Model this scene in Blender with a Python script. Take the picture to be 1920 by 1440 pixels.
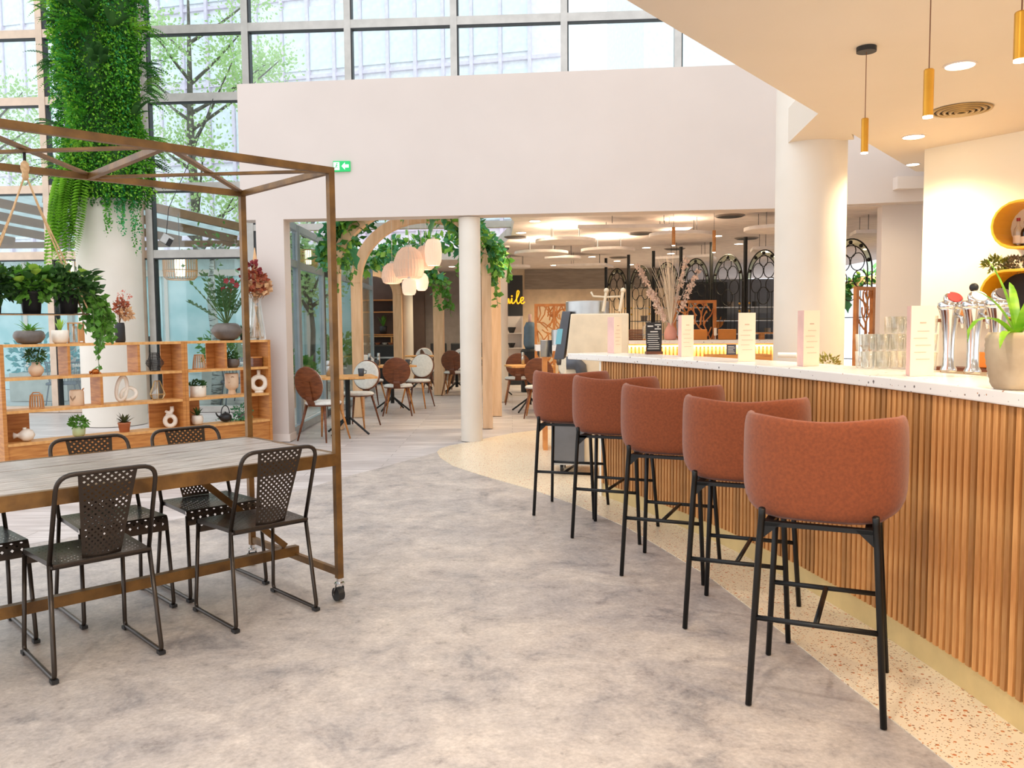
import bpy, math, random
from mathutils import Vector, Matrix
random.seed(7)
PI = math.pi
sc = bpy.context.scene
for o in list(bpy.data.objects): bpy.data.objects.remove(o)
COL = sc.collection

# ------------------------------------------------------------------ camera, world, exposure
CAMH, FPX, PITCH, ROLL = 1.36, 1557.5, 0.06843, 0.00835
cd = bpy.data.cameras.new('camera'); cam = bpy.data.objects.new('camera', cd); COL.objects.link(cam)
cd.sensor_fit = 'HORIZONTAL'; cd.sensor_width = 36.0; cd.lens = 36.0 * FPX / 1920.0
cd.clip_start = 0.05; cd.clip_end = 300
cam.matrix_world = (Matrix.Translation((0, 0, CAMH)) @ Matrix.Rotation(PI/2 - PITCH, 4, 'X') @ Matrix.Rotation(-ROLL, 4, 'Z'))
sc.camera = cam
w = bpy.data.worlds.new('world'); sc.world = w; w.use_nodes = True
bg = w.node_tree.nodes['Background']; bg.inputs[0].default_value = (0.93, 0.96, 1.0, 1); bg.inputs[1].default_value = 1.2
vs = sc.view_settings; vs.view_transform = 'Standard'; vs.look = 'None'; vs.gamma = 1.0; vs.use_curve_mapping = False; vs.exposure = 0.6
def area(name, loc, rot, size, power, col, sy=None):
    l = bpy.data.lights.new(name, 'AREA'); l.energy = power; l.color = col; l.size = size
    if sy: l.shape = 'RECTANGLE'; l.size_y = sy
    o = bpy.data.objects.new(name, l); COL.objects.link(o); o.location = loc; o.rotation_euler = rot; return o

# ------------------------------------------------------------------ measuring helpers (pixel of the 1920x1440 frame -> point of the room)
def _ray(px, py):
    X, Y = px - 960, 720 - py; c, s = math.cos(ROLL), math.sin(ROLL)
    x, y = c*X + s*Y, -s*X + c*Y
    return Vector((x, FPX*math.cos(PITCH) + y*math.sin(PITCH), -FPX*math.sin(PITCH) + y*math.cos(PITCH)))
def aty(px, py, Y):
    d = _ray(px, py); return Vector((0, 0, CAMH)) + d*(Y/d.y)
def atz(px, py, z):
    d = _ray(px, py); return Vector((0, 0, CAMH)) + d*((z - CAMH)/d.z)
def lerp(a, b, t): return a + (b - a)*t

# ------------------------------------------------------------------ materials
def S(r, g, b):
    f = lambda c: (c/255/12.92) if c <= 10 else ((c/255 + .055)/1.055)**2.4
    return (f(r), f(g), f(b), 1)
MATS = {}
def mat(name, col, rough=.55, metal=0, col2=None, scale=6, bump=0, bscale=60, stretch=None, spec=None, detail=4, trans=None, emit=None, estr=0, coat=0, rand=0, sheen=0, lo=.35, hi=.65):
    if name in MATS: return MATS[name]
    m = bpy.data.materials.new(name); m.use_nodes = True; N = m.node_tree.nodes; L = m.node_tree.links
    p = N['Principled BSDF']; p.inputs['Base Color'].default_value = col; p.inputs['Roughness'].default_value = rough; p.inputs['Metallic'].default_value = metal
    if spec is not None: p.inputs['Specular IOR Level'].default_value = spec
    if coat: p.inputs['Coat Weight'].default_value = coat
    if sheen: p.inputs['Sheen Weight'].default_value = sheen
    tc = N.new('ShaderNodeTexCoord'); out = tc.outputs['Object']
    if stretch:
        mp = N.new('ShaderNodeMapping'); mp.inputs['Scale'].default_value = stretch; L.new(out, mp.inputs[0]); out = mp.outputs[0]
    if col2 is None: col2 = tuple(c*.86 for c in col[:3]) + (1,)
    nz = N.new('ShaderNodeTexNoise'); nz.inputs['Scale'].default_value = scale; nz.inputs['Detail'].default_value = detail; L.new(out, nz.inputs['Vector'])
    cr = N.new('ShaderNodeValToRGB'); cr.color_ramp.elements[0].position = lo; cr.color_ramp.elements[1].position = hi
    cr.color_ramp.elements[0].color = col2; cr.color_ramp.elements[1].color = col; L.new(nz.outputs['Fac'], cr.inputs[0])
    src = cr.outputs[0]
    if rand:
        oi = N.new('ShaderNodeObjectInfo'); mr = N.new('ShaderNodeMapRange'); mr.inputs[3].default_value = 1 - rand; mr.inputs[4].default_value = 1 + rand*.6
        L.new(oi.outputs['Random'], mr.inputs[0]); hs = N.new('ShaderNodeHueSaturation'); L.new(mr.outputs[0], hs.inputs['Value']); L.new(src, hs.inputs['Color']); src = hs.outputs[0]
    L.new(src, p.inputs['Base Color'])
    if bump:
        n2 = N.new('ShaderNodeTexNoise'); n2.inputs['Scale'].default_value = bscale; n2.inputs['Detail'].default_value = 3; L.new(out, n2.inputs['Vector'])
        b = N.new('ShaderNodeBump'); b.inputs['Strength'].default_value = bump; b.inputs['Distance'].default_value = .01; L.new(n2.outputs['Fac'], b.inputs['Height']); L.new(b.outputs[0], p.inputs['Normal'])
    if trans:
        t = N.new('ShaderNodeBsdfTranslucent'); t.inputs[0].default_value = col; mx = N.new('ShaderNodeMixShader'); mx.inputs[0].default_value = trans
        L.new(src, t.inputs[0]); L.new(p.outputs[0], mx.inputs[1]); L.new(t.outputs[0], mx.inputs[2]); L.new(mx.outputs[0], N['Material Output'].inputs[0])
    if emit:
        p.inputs['Emission Color'].default_value = emit; p.inputs['Emission Strength'].default_value = estr
    MATS[name] = m; return m
def glassmat(name, tint=(.93, .97, .97), refl=.08):
    if name in MATS: return MATS[name]
    m = bpy.data.materials.new(name); m.use_nodes = True; N = m.node_tree.nodes; L = m.node_tree.links; N.remove(N['Principled BSDF'])
    t = N.new('ShaderNodeBsdfTransparent'); t.inputs[0].default_value = tint + (1,)
    g = N.new('ShaderNodeBsdfGlossy'); g.inputs['Roughness'].default_value = .02; g.inputs[0].default_value = (1, 1, 1, 1)
    lw = N.new('ShaderNodeLayerWeight'); lw.inputs[0].default_value = .25
    mr = N.new('ShaderNodeMapRange'); mr.inputs[3].default_value = refl*.5; mr.inputs[4].default_value = min(.6, refl*5); L.new(lw.outputs['Fresnel'], mr.inputs[0])
    mx = N.new('ShaderNodeMixShader'); L.new(mr.outputs[0], mx.inputs[0]); L.new(t.outputs[0], mx.inputs[1]); L.new(g.outputs[0], mx.inputs[2])
    L.new(mx.outputs[0], N['Material Output'].inputs[0]); MATS[name] = m; return m
def speckle(name, base, cols, scale=38, thr=.30, rough=.35, coat=0):
    # terrazzo: chips of several colours set in a plain ground
    m = bpy.data.materials.new(name); m.use_nodes = True; N = m.node_tree.nodes; L = m.node_tree.links; p = N['Principled BSDF']; p.inputs['Roughness'].default_value = rough
    if coat: p.inputs['Coat Weight'].default_value = coat
    tc = N.new('ShaderNodeTexCoord'); prev = None
    mp = N.new('ShaderNodeMapping'); L.new(tc.outputs['Object'], mp.inputs[0])
    last = None
    for i, c in enumerate(cols):
        v = N.new('ShaderNodeTexVoronoi'); v.inputs['Scale'].default_value = scale*(1 + .45*i); v.inputs['Randomness'].default_value = 1
        m2 = N.new('ShaderNodeMapping'); m2.inputs['Location'].default_value = (3.1*i, 1.7*i, .4*i); L.new(tc.outputs['Object'], m2.inputs[0]); L.new(m2.outputs[0], v.inputs['Vector'])
        sp = N.new('ShaderNodeSeparateColor'); L.new(v.outputs['Color'], sp.inputs[0])
        # only some cells carry a chip, of varied size
        mu = N.new('ShaderNodeMath'); mu.operation = 'MULTIPLY'; mu.inputs[1].default_value = thr; L.new(sp.outputs[0], mu.inputs[0])
        lt = N.new('ShaderNodeMath'); lt.operation = 'LESS_THAN'; L.new(v.outputs['Distance'], lt.inputs[0]); L.new(mu.outputs[0], lt.inputs[1])
        g = N.new('ShaderNodeMath'); g.operation = 'GREATER_THAN'; g.inputs[1].default_value = .45; L.new(sp.outputs[1], g.inputs[0])
        f = N.new('ShaderNodeMath'); f.operation = 'MULTIPLY'; L.new(lt.outputs[0], f.inputs[0]); L.new(g.outputs[0], f.inputs[1])
        mx = N.new('ShaderNodeMix'); mx.data_type = 'RGBA'; L.new(f.outputs[0], mx.inputs[0]); mx.inputs[7].default_value = c
        if last is None: mx.inputs[6].default_value = base
        else: L.new(last, mx.inputs[6])
        last = mx.outputs[2]
    L.new(last, p.inputs['Base Color']); MATS[name] = m; return m
def emis(name, col, strength):
    if name in MATS: return MATS[name]
    m = bpy.data.materials.new(name); m.use_nodes = True; N = m.node_tree.nodes; L = m.node_tree.links; N.remove(N['Principled BSDF'])
    e = N.new('ShaderNodeEmission'); e.inputs[0].default_value = col; e.inputs[1].default_value = strength
    L.new(e.outputs[0], N['Material Output'].inputs[0]); MATS[name] = m; return m

# ------------------------------------------------------------------ mesh builder
class MB:
    def __init__(s): s.v = []; s.f = []
    def add(s, vs_, fs, M=None):
        n = len(s.v); s.v += [tuple(M @ Vector(q)) if M else tuple(q) for q in vs_]; s.f += [tuple(i + n for i in f) for f in fs]; return s
    def box(s, c, d, rz=0, M=None, taper=1):
        x, y, z = d[0]/2, d[1]/2, d[2]/2
        vv = [(-x, -y, -z), (x, -y, -z), (x, y, -z), (-x, y, -z), (-x*taper, -y*taper, z), (x*taper, -y*taper, z), (x*taper, y*taper, z), (-x*taper, y*taper, z)]
        T = Matrix.Translation(c) @ Matrix.Rotation(rz, 4, 'Z')
        if M: T = M @ T
        return s.add(vv, [(0, 3, 2, 1), (4, 5, 6, 7), (0, 1, 5, 4), (1, 2, 6, 5), (2, 3, 7, 6), (3, 0, 4, 7)], T)
    def bb(s, a, b):
        return s.box([(a[i] + b[i])/2 for i in range(3)], [abs(b[i] - a[i]) for i in range(3)])
    def bar(s, a, b, wd, ht, up=(0, 0, 1)):
        a, b, up = Vector(a), Vector(b), Vector(up); d = (b - a); L = d.length; d.normalize()
        x = d.cross(up)
        if x.length < 1e-4: x = d.cross(Vector((1, 0, 0)))
        x.normalize(); z = x.cross(d).normalized()
        M = Matrix((x, d, z)).transposed().to_4x4(); M.translation = (a + b)/2
        return s.box((0, 0, 0), (wd, L, ht), M=M)
    def tube(s, pts, r, n=8, closed=False, cap=True):
        pts = [Vector(p) for p in pts]; m = len(pts); rr = r if isinstance(r, (list, tuple)) else [r]*m
        base = len(s.v); prevx = None
        for i, p in enumerate(pts):
            if closed: t = (pts[(i+1) % m] - pts[i-1])
            else: t = pts[min(i+1, m-1)] - pts[max(i-1, 0)]
            if t.length < 1e-9: t = Vector((0, 0, 1))
            t.normalize()
            if prevx is None:
                x = t.cross(Vector((0, 0, 1)))
                if x.length < .05: x = t.cross(Vector((1, 0, 0)))
            else: x = prevx - t*prevx.dot(t)
            x.normalize(); y = t.cross(x); prevx = x
            for k in range(n):
                a = 2*PI*k/n; s.v.append(tuple(p + (x*math.cos(a) + y*math.sin(a))*rr[i]))
        for i in range(m if closed else m - 1):
            j = (i + 1) % m
            for k in range(n):
                k2 = (k + 1) % n; s.f.append((base+i*n+k, base+i*n+k2, base+j*n+k2, base+j*n+k))
        if cap and not closed:
            s.f.append(tuple(base + k for k in reversed(range(n)))); s.f.append(tuple(base + (m-1)*n + k for k in range(n)))
        return s
    def lathe(s, prof, c=(0, 0, 0), n=20, M=None, sx=1, sy=1, wob=None, cap=True):
        base = len(s.v); c = Vector(c)
        for r, z in prof:
            for k in range(n):
                a = 2*PI*k/n; q = r*(wob(k, n, z) if wob else 1); p = c + Vector((q*math.cos(a)*sx, q*math.sin(a)*sy, z))
                s.v.append(tuple(M @ p) if M else tuple(p))
        m = len(prof)
        for i in range(m-1):
            for k in range(n):
                k2 = (k+1) % n; s.f.append((base+i*n+k, base+i*n+k2, base+(i+1)*n+k2, base+(i+1)*n+k))
        if cap: s.f.append(tuple(base + k for k in reversed(range(n)))); s.f.append(tuple(base + (m-1)*n + k for k in range(n)))
        return s
    def cyl(s, a, b, r, n=14, r2=None): return s.tube([a, b], [r, r2 if r2 is not None else r], n)
    def sph(s, c, r, n=14, m=9, sx=1, sy=1, sz=1):
        return s.lathe([(max(r*math.sin(PI*i/m), 1e-4), -r*math.cos(PI*i/m)*sz) for i in range(m+1)], c, n, sx=sx, sy=sy)
    def prism(s, poly, z0, z1):
        n = len(poly); a = [(p[0], p[1], z0) for p in poly] + [(p[0], p[1], z1) for p in poly]
        return s.add(a, [tuple(reversed(range(n))), tuple(range(n, 2*n))] + [(i, (i+1) % n, n+(i+1) % n, n+i) for i in range(n)])
    def grid(s, P, nu, nv, closeu=False):
        b = len(s.v)
        for j in range(nv+1):
            for i in range(nu + (0 if closeu else 1)): s.v.append(tuple(P(i/nu, j/nv)))
        W = nu if closeu else nu + 1
        for j in range(nv):
            for i in range(nu):
                i2 = (i+1) % W if closeu else i+1; s.f.append((b+j*W+i, b+j*W+i2, b+(j+1)*W+i2, b+(j+1)*W+i))
        return s
    def mesh(s, name, smooth=False):
        me = bpy.data.meshes.new(name); me.from_pydata(s.v, [], s.f); me.update()
        if smooth: me.polygons.foreach_set('use_smooth', [True]*len(me.polygons))
        return me
    def build(s, name, m, parent=None, smooth=False, bevel=0, loc=None, sub=0, auto=None):
        me = s.mesh(name, smooth); me.materials.append(m); o = bpy.data.objects.new(name, me); COL.objects.link(o)
        if parent: o.parent = parent
        if loc is not None: o.location = loc
        if bevel:
            b = o.modifiers.new('b', 'BEVEL'); b.width = bevel; b.segments = 2; b.limit_method = 'ANGLE'
        if sub:
            q = o.modifiers.new('s', 'SUBSURF'); q.levels = sub; q.render_levels = sub
        if auto:
            try:
                me.shade_smooth() if hasattr(me, 'shade_smooth') else None
                me.set_sharp_from_angle(angle=auto)
            except Exception: pass
        return o
def inst(name, me, parent, loc=(0, 0, 0), rot=(0, 0, 0), scale=(1, 1, 1)):
    o = bpy.data.objects.new(name, me); COL.objects.link(o)
    if parent: o.parent = parent
    o.location = loc; o.rotation_euler = rot; o.scale = scale; return o
def tag(o, label, cat, group=None, kind=None):
    o['label'] = label; o['category'] = cat
    if group: o['group'] = group
    if kind: o['kind'] = kind
    return o
def thing(name, label, cat, loc=(0, 0, 0), rz=0, group=None):
    o = bpy.data.objects.new(name, None); COL.objects.link(o); o.empty_display_size = .05; o.location = loc; o.rotation_euler = (0, 0, rz)
    return tag(o, label, cat, group)
def struct(o, label=None):
    o['kind'] = 'structure'
    if label: o['label'] = label
    return o
def sroot(name, label=None):
    o = bpy.data.objects.new(name, None); COL.objects.link(o); o.empty_display_size = .05; return struct(o, label)
KIDS = {}
def dup(root, loc, rz, label, group=None):
    r = root.copy(); COL.objects.link(r); r.location = loc; r.rotation_euler = (0, 0, rz); r['label'] = label
    if group: r['group'] = group
    for ch in [x for x in bpy.data.objects if x.parent == root]:
        c = ch.copy(); COL.objects.link(c); c.parent = r
        for g in [x for x in bpy.data.objects if x.parent == ch]:
            d = g.copy(); COL.objects.link(d); d.parent = c
    return r

# ------------------------------------------------------------------ shared materials
WHITE = mat('white_paint', S(224, 212, 203), .7, col2=S(220, 208, 199), scale=1.2)
CREAM = mat('cream_paint', S(244, 236, 218), .7, col2=S(240, 231, 212), scale=1.2)
HEADW = mat('header_paint', S(208, 196, 188), .7, col2=S(204, 192, 184), scale=1.2)
SOFFIT = mat('soffit_paint', S(222, 211, 197), .75, col2=S(218, 207, 192), scale=1.0)
BLACKM = mat('black_metal', S(22, 22, 22), .42, .3)
BRONZE = mat('bronze_steel', S(134, 97, 50), .4, .35, col2=S(98, 70, 38), scale=9, bump=.1)
ALU = mat('painted_aluminium', S(196, 192, 186), .45, .1)
ALUW = mat('warm_window_frame', S(214, 190, 168), .5, .05)
OAK = mat('oak_board', S(202, 138, 70), .5, col2=S(172, 106, 48), scale=5, stretch=(1, 1, 9), bump=.05, bscale=25, detail=6)
OAKL = mat('oak_light', S(222, 168, 102), .5, col2=S(204, 146, 82), scale=4, stretch=(6, 6, .7))
BIRCH = mat('birch_ply', S(226, 190, 152), .55, col2=S(212, 172, 132), scale=4, stretch=(5, 5, .6))
WALNUT = mat('walnut', S(122, 68, 36), .38, col2=S(92, 48, 24), scale=5, stretch=(2, 2, 9))
CHROME = mat('chrome', S(225, 225, 225), .12, 1)
STEEL = mat('brushed_steel', S(190, 190, 188), .3, 1)
WHITEC = mat('white_ceramic', S(238, 228, 212), .4, col2=S(228, 216, 200), scale=20, bump=.15, bscale=140)
BEIGEC = mat('beige_ceramic', S(222, 190, 158), .5)
GREYC = mat('grey_ceramic', S(104, 94, 86), .4, col2=S(86, 76, 70), scale=12)
TERRA = mat('terracotta', S(196, 122, 82), .7)
DARKC = mat('charcoal_plastic', S(34, 34, 36), .5)
RATTAN = mat('rattan', S(206, 150, 96), .6)
ROPE = mat('rope', S(222, 186, 142), .85, col2=S(198, 160, 116), scale=80)
LEAFD = mat('leaf_dark', S(70, 112, 52), .5, col2=S(44, 84, 38), scale=3, trans=.25, rand=.25)
LEAFM = mat('leaf_mid', S(112, 168, 62), .5, col2=S(76, 136, 44), scale=2.2, trans=.3, rand=.25)
LEAFL = mat('leaf_light', S(186, 212, 92), .5, col2=S(142, 186, 62), scale=2.5, trans=.35, rand=.2)
LEAFT = mat('leaf_teal', S(84, 152, 104), .45, col2=S(54, 118, 78), scale=3, trans=.25, rand=.25)
STEMG = mat('stem_green', S(70, 96, 42), .6)
STEMB = mat('stem_brown', S(120, 84, 52), .7)
GLASS = glassmat('window_glass', (.90, .965, .965), .07)
GLASSW = glassmat('clear_glass', (.97, .98, .97), .16)
PAPER = mat('menu_paper', S(246, 232, 212), .7, col2=S(240, 225, 204), scale=4)
PINKP = mat('pink_paper', S(240, 196, 184), .7)
WCUSH = mat('white_upholstery', S(226, 224, 218), .8, col2=S(214, 212, 206), scale=30, bump=.1)
# ================================================================== THE SETTING
# ---- floors
def floor_vinyl():
    m = bpy.data.materials.new('concrete_vinyl'); m.use_nodes = True; N = m.node_tree.nodes; L = m.node_tree.links; p = N['Principled BSDF']; p.inputs['Roughness'].default_value = .42
    tc = N.new('ShaderNodeTexCoord')
    def noise(sc_, det, rough=.6, dist=0):
        n = N.new('ShaderNodeTexNoise'); n.inputs['Scale'].default_value = sc_; n.inputs['Detail'].default_value = det; n.inputs['Roughness'].default_value = rough; n.inputs['Distortion'].default_value = dist
        L.new(tc.outputs['Object'], n.inputs['Vector']); return n
    def ramp(src, stops):
        r = N.new('ShaderNodeValToRGB'); e = r.color_ramp.elements
        while len(e) < len(stops): e.new(.5)
        for i, (q, c) in enumerate(stops): e[i].position = q; e[i].color = c
        L.new(src, r.inputs[0]); return r
    a = ramp(noise(2.6, 10, .74, .5).outputs['Fac'], [(.30, S(140, 138, 140)), (.44, S(192, 184, 180)), (.66, S(222, 212, 203))])
    b = ramp(noise(8, 10, .8).outputs['Fac'], [(.30, S(128, 124, 122)), (.43, S(226, 222, 219)), (.62, S(255, 253, 250))])
    c = ramp(noise(60, 5, .7).outputs['Fac'], [(.3, S(205, 202, 200)), (.7, S(255, 255, 255))])
    m1 = N.new('ShaderNodeMix'); m1.data_type = 'RGBA'; m1.blend_type = 'MULTIPLY'; m1.inputs[0].default_value = .75; L.new(a.outputs[0], m1.inputs[6]); L.new(b.outputs[0], m1.inputs[7])
    m2 = N.new('ShaderNodeMix'); m2.data_type = 'RGBA'; m2.blend_type = 'MULTIPLY'; m2.inputs[0].default_value = .7; L.new(m1.outputs[2], m2.inputs[6]); L.new(c.outputs[0], m2.inputs[7])
    L.new(m2.outputs[2], p.inputs['Base Color']); return m
def floor_wood():
    m = bpy.data.materials.new('pale_wood_planks'); m.use_nodes = True; N = m.node_tree.nodes; L = m.node_tree.links; p = N['Principled BSDF']; p.inputs['Roughness'].default_value = .35
    tc = N.new('ShaderNodeTexCoord'); br = N.new('ShaderNodeTexBrick'); br.inputs['Scale'].default_value = 1; br.inputs['Brick Width'].default_value = 1.3; br.inputs['Row Height'].default_value = .16
    br.inputs['Mortar Size'].default_value = .003; br.inputs['Color1'].default_value = S(228, 222, 220); br.inputs['Color2'].default_value = S(206, 199, 197); br.inputs['Mortar'].default_value = S(160, 152, 148)
    L.new(tc.outputs['Object'], br.inputs['Vector'])
    mp = N.new('ShaderNodeMapping'); mp.inputs['Scale'].default_value = (1.2, 22, 1); L.new(tc.outputs['Object'], mp.inputs[0])
    n = N.new('ShaderNodeTexNoise'); n.inputs['Scale'].default_value = 2; n.inputs['Detail'].default_value = 7; L.new(mp.outputs[0], n.inputs['Vector'])
    r = N.new('ShaderNodeValToRGB'); r.color_ramp.elements[0].color = S(176, 168, 164); r.color_ramp.elements[1].color = S(255, 252, 250); r.color_ramp.elements[0].position = .3; r.color_ramp.elements[1].position = .65; L.new(n.outputs['Fac'], r.inputs[0])
    mx = N.new('ShaderNodeMix'); mx.data_type = 'RGBA'; mx.blend_type = 'MULTIPLY'; mx.inputs[0].default_value = .8; L.new(br.outputs['Color'], mx.inputs[6]); L.new(r.outputs[0], mx.inputs[7])
    L.new(mx.outputs[2], p.inputs['Base Color']); return m
VINYL = floor_vinyl(); WOODF = floor_wood()
TERRAZ = speckle('terrazzo_floor', S(234, 218, 190), [S(200, 122, 72), S(160, 124, 92), S(212, 150, 92), S(150, 112, 84)], 46, .36, .3)
TERRAW = speckle('terrazzo_worktop', S(242, 236, 228), [S(120, 112, 108), S(196, 150, 120), S(160, 150, 146)], 26, .20, .22)
# base slab: wood floor everywhere behind, the concrete-look vinyl over it in front, terrazzo island on top (thin layers, each with an edge)
struct(MB().bb((-9, -4, -.12), (11, 27, -.008)).build('floor', WOODF), 'pale grey wood plank floor of the dining area')
vin = [(-9, -4), (11, -4), (11, 6.6), (1.6, 6.6), (.3, 9.8), (-.45, 9.75), (-.86, 9.0), (-1.02, 8.66), (-1.22, 8.22), (-1.35, 7.95), (-1.57, 7.53), (-1.8, 6.95), (-2.15, 6.3), (-2.6, 5.7), (-3.3, 5.1), (-4.3, 4.6), (-5.5, 4.3), (-9, 4.0)]
struct(MB().prism(vin, -.008, -.004).build('floor_vinyl', VINYL), 'grey concrete-look vinyl floor under the tables and stools')
tz = [(1.42, -1.0), (1.42, .8), (1.40, 2.0), (1.35, 2.46), (1.29, 2.85), (1.20, 3.54), (1.06, 4.44), (.78, 5.53), (.48, 6.3), (.17, 6.88), (-.3, 7.61), (-.59, 8.13), (-.76, 8.65), (-.83, 9.05), (-.82, 9.3), (-.72, 9.55), (-.51, 9.82), (-.28, 10.2), (-.01, 10.6), (.28, 10.87), (1.0, 11.1), (2.6, 11.1), (4, 9.5), (4.4, 7.6), (3.6, 3), (3.4, -1)]
struct(MB().prism(tz, -.004, 0).build('floor_terrazzo', TERRAZ), 'speckled cream terrazzo floor around the bar')

# ---- white header wall with the wide opening below, pier on its left
def wy(x): return 9.98 - (x + 2.7)*.1005
def wallseg(x0, x1, z0, z1, th=.28):
    return [((x0, wy(x0)), (x1, wy(x1)), (x1, wy(x1) + th), (x0, wy(x0) + th)), z0, z1]
mb = MB()
for a in (wallseg(-3.22, 5.6, 2.66, 4.25), wallseg(-3.04, -2.70, 0, 2.66), wallseg(4.11, 5.6, 0, 2.66, .12)):
    mb.prism(*a)
struct(mb.build('wall_back', HEADW), 'white upper wall above the wide opening to the dining area')
mb = MB(); mb.prism([(-3.05, wy(-3.05)-.015), (-2.685, wy(-2.685)-.015), (-2.685, wy(-2.7)+.29), (-3.05, wy(-3.05)+.29)], 0, .09)
struct(mb.build('baseboard_back', WHITE), 'white skirting round the foot of the pier')
# the wall bends forward on the right
mb = MB(); mb.prism([(3.02, wy(3.02)-.01), (5.6, wy(5.6)-.45), (5.6, wy(5.6)), (3.02, wy(3.02))], 2.67, 4.25)
struct(mb.build('trim_1', HEADW), 'shallow bend of the white upper wall beside the round column')
# white pier and ledge beside the cream wall
mb = MB(); mb.bb((4.13, 8.98, 2.80), (5.4, 9.30, 2.93))
struct(mb.build('trim_2', WHITE), 'small white ledge high on the wall behind the end of the cream wall')

# ---- cream wall behind the bar
RW0 = Vector((3.79, 7.72, 0)); RWd = Vector((.47, -.70, 0)).normalized(); RWn = Vector((-.70, -.47, 0)).normalized()
e = RW0 + RWd*6.5
mb = MB(); mb.prism([(RW0.x, RW0.y), (RW0.x - RWn.x*.25, RW0.y - RWn.y*.25), (e.x - RWn.x*.25, e.y - RWn.y*.25), (e.x, e.y)], 0, 2.95)
struct(mb.build('wall_right', CREAM), 'warm cream wall behind the bar')

# ---- low ceiling over the bar with its diagonal edge and the stub that meets the column
sf = [(-3.2, -.6), (-3.2, -4), (10, -4), (10, 8.8), (4.25, 8.83), (2.85, 7.06), (2.97, 7.30), (2.44, 7.42), (2.33, 6.40)]
struct(MB().prism(sf, 2.95, 3.25).build('ceiling', SOFFIT), 'low cream ceiling over the bar with a diagonal edge')

# ---- round columns
COLG = mat('column_plaster', S(226, 218, 206), .7, col2=S(218, 209, 196), scale=1.5)
def column(x, y, r, z1, label, m=COLG):
    mb = MB(); prof = [(r, 0), (r, z1)]; mb.lathe(prof, (x, y, 0), 48); o = mb.build('round_column', m, smooth=False, auto=.6); tag(o, label, 'column', kind='structure'); return o
column(2.70, 7.57, .305, 5.2, 'thick round column rising beside the bar')
column(-.49, 9.95, .128, 2.655, 'slim white round column standing at the terrazzo edge')
column(-.20, 15.2, .135, 2.79, 'slim grey-white column behind the wooden arch posts')
column(-2.52, 20.2, .135, 2.79, 'slim grey column far back by the buffet')
column(-5.78, 12.05, .43, 9.0, 'broad white column behind the shelves clad with plants above')

# ---- facade: bays of glass between mullions and transoms
def fy(x): return 13.42 - .062*x
MX = [-13.2, -11.35, -9.45, -7.62, -5.90, -4.22, -2.56, -.87, .86, 2.62, 4.4, 6.2]
TZ = [0.0, 2.60, 3.68, 5.10, 6.17, 7.35, 8.5]
fang = math.atan(-.062)
for i in range(len(MX) - 1):
    x0, x1 = MX[i], MX[i+1]; low = x1 < -4.0
    root = sroot('window_%d' % (i+1), 'tall glazed bay of the window wall'); fm = ALUW if x1 < -5.5 else ALU
    for x in ((x0, x1) if i == len(MX)-2 else (x0,)):
        zb = 0 if x < -2.6 and x < -4.0 else 2.95
        mb = MB(); mb.box((x, fy(x), (zb + 8.5)/2), (.105, .16, 8.5 - zb), fang); mb.build('mullion', fm, root)
        mb = MB(); mb.box((x + .062, fy(x) - .01, (zb + 8.5)/2), (.02, .12, 8.5 - zb), fang); mb.build('gasket', DARKC, root)
    zs = TZ if low else [2.95] + TZ[2:]
    cx = (x0 + x1)/2; L_ = math.hypot(x1 - x0, fy(x1) - fy(x0))
    for z in zs[1:]:
        mb = MB(); mb.box((cx, fy(cx), z), (L_ - .1, .14, .13), fang); mb.build('transom', fm, root)
        mb = MB(); mb.box((cx, fy(cx) - .02, z - .075), (L_ - .1, .1, .02), fang); mb.build('gasket', DARKC, root)
    mb = MB(); mb.box((cx, fy(cx), zs[0] + .05), (L_ - .1, .14, .1), fang); mb.build('sill', fm, root)
    for z0, z1 in zip(zs[:-1], zs[1:]):
        mb = MB(); mb.box((cx, fy(cx), (z0 + z1)/2), (L_ - .12, .014, z1 - z0 - .13), fang); mb.build('pane', GLASS, root)
# the right-hand jamb post next to the plant column
mb = MB(); mb.bb((-6.28, 13.55, 0), (-6.0, 13.75, 8.5)); struct(mb.build('trim_3', ALUW), 'broad pale jamb of the window wall behind the plant column')

# ---- dining area: ceiling, back walls, roof light
CEILW = mat('dining_ceiling', S(226, 214, 206), .8)
mb = MB(); mb.prism([(-.1, 10.35), (8.2, 9.55), (8.2, 26), (-3.1, 26), (-3.1, 17.8), (-.95, 17.8), (-.35, 16.2), (.0, 13.5), (.05, 11.5)], 2.80, 3.0)
struct(mb.build('ceiling_dining', CEILW), 'white ceiling of the dining area with hanging discs')
BEIGEW = mat('beige_wall', S(222, 196, 164), .75); TAUPE = mat('taupe_panel', S(150, 136, 122), .8, col2=S(134, 120, 108), scale=3, stretch=(1, 1, 8))
GREYW = mat('grey_wall', S(150, 140, 136), .8); BROWNW = mat('brown_wall', S(92, 72, 62), .7); DARKW = mat('dark_wall', S(40, 40, 42), .6); KITW = mat('kitchen_wall', S(96, 98, 104), .5)
mb = MB(); mb.bb((-.3, 20.9, 0), (4.1, 21.1, 2.8)); struct(mb.build('wall_beige', BEIGEW), 'beige back wall of the dining area')
mb = MB(); mb.bb((.34, 20.86, 2.30), (4.1, 20.898, 2.78)); struct(mb.build('trim_4', TAUPE), 'taupe band high on the beige back wall')
mb = MB(); mb.bb((-2.4, 21.5, 0), (-.3, 21.7, 2.8)); struct(mb.build('wall_grey', GREYW), 'grey back wall behind the slim column')
mb = MB(); mb.bb((-4.3, 21.3, 0), (-2.4, 21.5, 2.9)); mb.bb((-2.62, 21.0, 0), (-2.2, 21.3, 2.8)); struct(mb.build('wall_brown', BROWNW), 'dark brown wall behind the buffet')
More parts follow.
